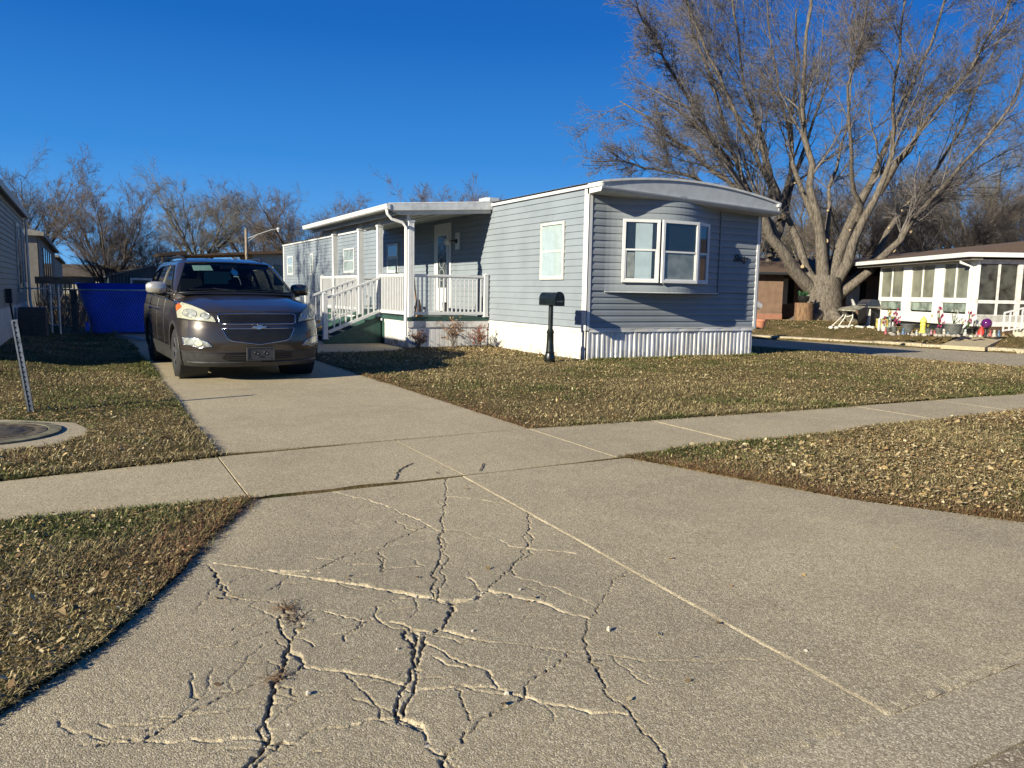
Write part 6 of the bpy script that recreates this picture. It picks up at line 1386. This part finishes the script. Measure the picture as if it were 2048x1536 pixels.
# folding table under the maple
tp_ = atp(1697, 655); ft = thing('folding_table', 'weathered grey folding picnic table leaning open in front of the maple', 'table', tuple(tp_), ANG)
b = MB(); b.add([(-.62,-.1,.80),(.15,-.55,.72),(.75,-.1,.70),(.35,.45,.86),(-.45,.4,.90)], [(0,1,2,3,4)]); b.add([(-.62,-.1,.77),(.15,-.55,.69),(.75,-.1,.67),(.35,.45,.83),(-.45,.4,.87)], [(4,3,2,1,0)])
b.add([(-.62,-.1,.80),(.15,-.55,.72),(.75,-.1,.70),(.35,.45,.86),(-.45,.4,.90),(-.62,-.1,.77),(.15,-.55,.69),(.75,-.1,.67),(.35,.45,.83),(-.45,.4,.87)], [(i, 5+i, 5+(i+1) % 5, (i+1) % 5) for i in range(5)]); lb(b, 'tabletop', mat('weathered_tabletop', (.33,.30,.22), .6, var=.3), ft)
for pts in ([(-.3,0,.78),(-.42,-.1,.45),(-.85,-.35,.0)], [(.0,-.1,.75),(-.05,-.15,.4),(-.1,-.4,.0)], [(.3,0,.72),(.32,0,.42),(.65,-.3,.0)], [(-.38,-.08,.5),(.05,-.1,.44),(.33,0,.5)]): b = MB(); b.tube(pts, .022, 6); lb(b, 'leg', M_cream, ft)
# grill
g0 = atp(1745, 655); gr_ = thing('barbecue_grill', 'black covered gas grill with side shelf left of the sunroom', 'grill', tuple(g0+np.array([.6,.5,0])), ANG)
b = MB(); b.box((-.8, -.25, .1), (.1, .3, .75)); lb(b, 'cabinet', M_black, gr_, bevel=.02); b = MB(); b.extr([(-.85, -.28, .76), (-.85, -.26, 1.0), (-.85, -.05, 1.15), (-.85, .2, 1.12), (-.85, .3, .76)], (1.0, 0, 0)); lb(b, 'lid', mat('dark_blue_enamel', (.015,.02,.035), .25, coat=.5), gr_, bevel=.02)
b = MB(); b.tube([(-.75, -.33, .92), (.05, -.33, .92)], .015, 6); lb(b, 'handle', M_alu, gr_); b = MB(); b.box((.12, -.25, .80), (.85, .25, .85)); lb(b, 'side_shelf', mat('grey_shelf', (.22,.20,.16), .6), gr_)
b = MB(); b.extr([(.12, -.27, .0), (.42, -.27, .0), (.40, -.27, .75), (.34, -.27, .75)], (0, .03, 0)); lb(b, 'side_panel', M_cream, gr_)
# stump with a plant pot
s0 = atp(1606, 645, .2); stp = thing('tree_stump', 'sawn brown tree stump standing left of the maple', 'stump', tuple(s0))
b = MB(); b.lathe([(.40, -.2), (.42, .1), (.40, .55), (.41, .88), (.39, .90)], (0, 0, 0), 22); b.build('wood', bark('stump_bark', (.26,.16,.09), (.10,.06,.04)), stp, world=False, smooth=2)
pt_ = thing('plant_pot', 'dark round pot with a green plant on the stump', 'plant pot', tuple(s0+np.array([-.05, 0, .91]))); b = MB(); b.lathe([(.14, 0), (.24, .12), (.26, .28), (.24, .30)], (0, 0, 0), 16); b.build('pot', M_black, pt_, world=False, smooth=2)
b = MB(); Rb = np.random.default_rng(9)
for i in range(60): a = Rb.uniform(0, 6.28); e_ = Rb.uniform(.05, .28); b.add([(0, 0, .28), (math.cos(a)*e_, math.sin(a)*e_, .30+Rb.uniform(.05, .25)), (math.cos(a+.25)*e_, math.sin(a+.25)*e_, .28+Rb.uniform(.05, .2))], [(0, 1, 2)])
b.build('leaves', mat('green_leaf', (.04,.12,.05), .6, var=.3), pt_, world=False)
# white stones round the maple
Rb = np.random.default_rng(13)
for i in range(14):
    px = 1660+i*6.5+Rb.uniform(-2, 2); g = atp(px, 655+Rb.uniform(-2.5, 2.5), .17); s = thing('stone', 'small whitewashed stone in the ring round the maple', 'stone', tuple(g), Rb.uniform(0, 6), 'white stones round the maple')
    b = MB(); b.ball((0, 0, .03), .085, 8, (1.2, .9, .7)); b.v[0] *= Rb.uniform(.85, 1.15, (len(b.v[0]), 1)); b.build('rock', mat('white_stone', (.6,.58,.52), .8, var=.2), s, world=False, smooth=True)
# flower pots and garden ornaments in front of the sunroom
def pot(px, py, r, h, m, label, flower=None, fh=.5, n=14, name='flower_pot'):
    r *= .8; h *= .85; fh *= .85; g = atp(px, py, .17); t = thing(name, label, 'flower pot', tuple(g)); b = MB(); b.lathe([(r*.72, 0), (r, h*.9), (r*1.08, h*.9), (r*1.08, h), (r*.9, h)], (0, 0, 0), 18); b.build('pot', m, t, world=False, smooth=2)
    if flower:
        b = MB(); c = MB(); R2 = np.random.default_rng(int(px))
        for i in range(n):
            x, y, z = R2.normal(0, r*.55), R2.normal(0, r*.4), h+R2.uniform(.1, 1)*fh; b.tube([(0, 0, h*.9), (x*.6, y*.6, h+(z-h)*.6), (x, y, z)], .006, 4)
            for k in range(6): a = k*math.pi/3; c.add([(x, y-.01, z), (x+.055*math.cos(a), y-.03, z+.055*math.sin(a)), (x+.055*math.cos(a+.9), y-.03, z+.055*math.sin(a+.9))], [(0, 1, 2)])
        b.build('stems', mat('stem_green', (.06,.10,.03), .7), t, world=False); c.build('blossoms', flower, t, world=False)
    return t
PK = mat('pink_petals', (.60,.06,.20), .6, var=.3, vscale=20); YL = mat('yellow_petals', (.75,.55,.06), .6, var=.2, vscale=20); WH = mat('white_petals', (.7,.7,.62), .6); RD = mat('red_petals', (.5,.05,.06), .6)
PG = mat('grey_urn', (.10,.105,.10), .6, var=.2)
pot(1788, 664, .13, .22, PG, 'small grey pot with tall pink flowers at the left of the sunroom bed', PK, .75, 20)
pot(1776, 663, .12, .18, PG, 'pot of yellow flowers beside the white pegs', YL, .75, 9)
pot(1815, 665, .30, .36, PG, 'wide grey urn between the pink flowers and the yellow ornament', None)
pot(1877, 668, .16, .24, PG, 'grey pot with tall magenta flowers under the middle pane', PK, .85, 22)
pot(1905, 671, .36, .46, PG, 'large grey carved urn with white flowers', WH, .55, 12)
pot(1935, 668, .16, .25, M_black, 'black pot of magenta flowers beside the downspout', PK, .75, 14)
pot(1924, 667, .11, .20, PG, 'small pot with yellow flowers left of the downspout', YL, .6, 2)
pot(1856, 667, .12, .2, PG, 'small pot with yellow flowers right of the yellow ornament', YL, .6, 2)
pot(1767, 662, .12, .2, M_cream, 'cream pot with red flowers at the left sunroom corner', RD, .6, 5)
tt = thing('flower_pot', 'terracotta pot standing by the corner of the grey home', 'flower pot', tuple(atp(1520, 658, .17))); b = MB(); b.lathe([(.13, 0), (.20, .28), (.22, .28), (.22, .36), (.2, .36)], (0, 0, 0), 18); b.build('pot', mat('terracotta', (.45,.18,.10), .8), tt, world=False, smooth=2)
g = atp(1518, 648, .17); sl = thing('utility_lamp', 'white drum shaped lamp head on a short post by the brown house', 'lamp', tuple(g+np.array([.3, .6, 0]))); b = MB(); b.tube([(0, 0, 0), (0, 0, .75)], .04, 8); b.build('post', M_black, sl, world=False); b = MB(); b.tube([(-.2, 0, .93), (.28, -.05, .75)], [.19, .15], 16); b.build('lamp_head', M_white, sl, world=False, smooth=2)
g = atp(1845, 666, .17); yo = thing('garden_ornament', 'yellow hydrant shaped garden ornament in front of the middle panes', 'ornament', tuple(g)); b = MB(); b.lathe([(.13, 0), (.13, .04), (.09, .06), (.09, .36), (.12, .38), (.12, .42), (.08, .50), (.03, .56), (.02, .59)], (0, 0, 0), 16); b.build('body', mat('ornament_yellow', (.72,.62,.12), .5), yo, world=False, smooth=2)
b = MB(); b.tube([(-.13, 0, .28), (.13, 0, .28)], .035, 8); b.build('caps', mat('ornament_yellow', (.72,.62,.12), .5), yo, world=False)
for i, (px, h) in enumerate(((1758,.42),(1767,.34),(1778,.55),(1786,.3))):
    g = atp(px, 661, .17); p_ = thing('garden_peg', 'white painted garden peg at the left sunroom corner', 'peg', tuple(g), 0, 'white garden pegs'); b = MB(); b.box((-.045, -.03, 0), (.045, .03, h)); b.add([(-.045, -.03, h), (.045, -.03, h), (.045, .03, h), (-.045, .03, h), (0, 0, h+.07)], [(0,1,4),(1,2,4),(2,3,4),(3,0,4)]); b.build('peg', M_white, p_, world=False)
g = atp(1971, 672, .17); gb = thing('gazing_ball', 'dark purple glass gazing ball near the lattice', 'gazing ball', tuple(g)); b = MB(); b.ball((0, 0, .42), .17, 18); b.build('ball', mat('purple_glass', (.09,.01,.10), .08, coat=1), gb, world=False, smooth=True); b = MB(); b.lathe([(.10, 0), (.05, .1), (.04, .22), (.08, .27)], (0, 0, 0), 12); b.build('stand', M_black, gb, world=False)
g = atp(1962, 671, .17); rc = thing('garden_cone', 'small bright red cone shaped ornament beside the gazing ball', 'ornament', tuple(g)); b = MB(); b.lathe([(.13, 0), (.10, .12), (.06, .22), (.01, .33)], (0, 0, 0), 12); b.build('cone', mat('ornament_red', (.65,.04,.03), .5), rc, world=False, smooth=2)
g = atp(1735, 658, .17); bx_ = thing('feed_box', 'yellow and white box standing at the foot of the grill', 'box', tuple(g+np.array([1.2, .2, 0])), ANG); b = MB(); b.box((-.3, -.15, 0), (.25, .2, .38)); b.build('carton', mat('yellow_carton', (.62,.52,.16), .6, var=.3, vscale=5), bx_, world=False)
Rb = np.random.default_rng(17)
for i in range(26):
    px = 1770+i*9.0+Rb.uniform(-3, 3); g = atp(px, 669+ (px-1770)*.02+Rb.uniform(-1.5, 1.5), .16); s = thing('stone', 'small pale stone in the row edging the sunroom bed', 'stone', tuple(g), Rb.uniform(0, 6), 'pale stones edging the sunroom bed')
    b = MB(); b.ball((0, 0, .02), .07, 8, (1.4, .8, .7)); b.v[0] *= Rb.uniform(.8, 1.2, (len(b.v[0]), 1)); b.build('rock', mat('bed_stone', (.42,.38,.32), .85, var=.3), s, world=False, smooth=True)

# small painted figurines and bits along the bed
Rb = np.random.default_rng(23); FC = [(.35,.08,.08,'red'),(.5,.45,.36,'cream'),(.09,.15,.24,'blue'),(.28,.18,.10,'brown'),(.5,.5,.47,'white'),(.10,.17,.08,'green'),(.42,.24,.28,'pink')]
PX = [1771,1796,1806,1824,1833,1851,1862,1869,1888,1896,1916,1930,1944,1953,1980,1988,1997,2006]
for i, px in enumerate(PX):
    r_, g_, b__, nm = FC[i % 7]; c = atp(px, 669+(px-1770)*.022+Rb.uniform(-2, 0), .17); h = Rb.uniform(.11, .24); where = ['left of the wide grey urn', 'between the urn and the yellow ornament', 'under the middle pane', 'near the large carved urn', 'by the downspout', 'by the lattice'][min(5, i//3)]
    t = thing('figurine', f'tiny {nm} painted garden figurine {where}', 'figurine', tuple(c), 0, 'small figurines in the sunroom bed'); b = MB(); b.lathe([(h*.28, 0), (h*.30, h*.1), (h*.2, h*.55), (h*.10, h*.66), (h*.17, h*.78), (h*.15, h*.92), (h*.03, h)], (0, 0, 0), 10); b.build('body', mat('painted_'+nm, (r_, g_, b__), .5, var=.2, vscale=12), t, world=False, smooth=2)
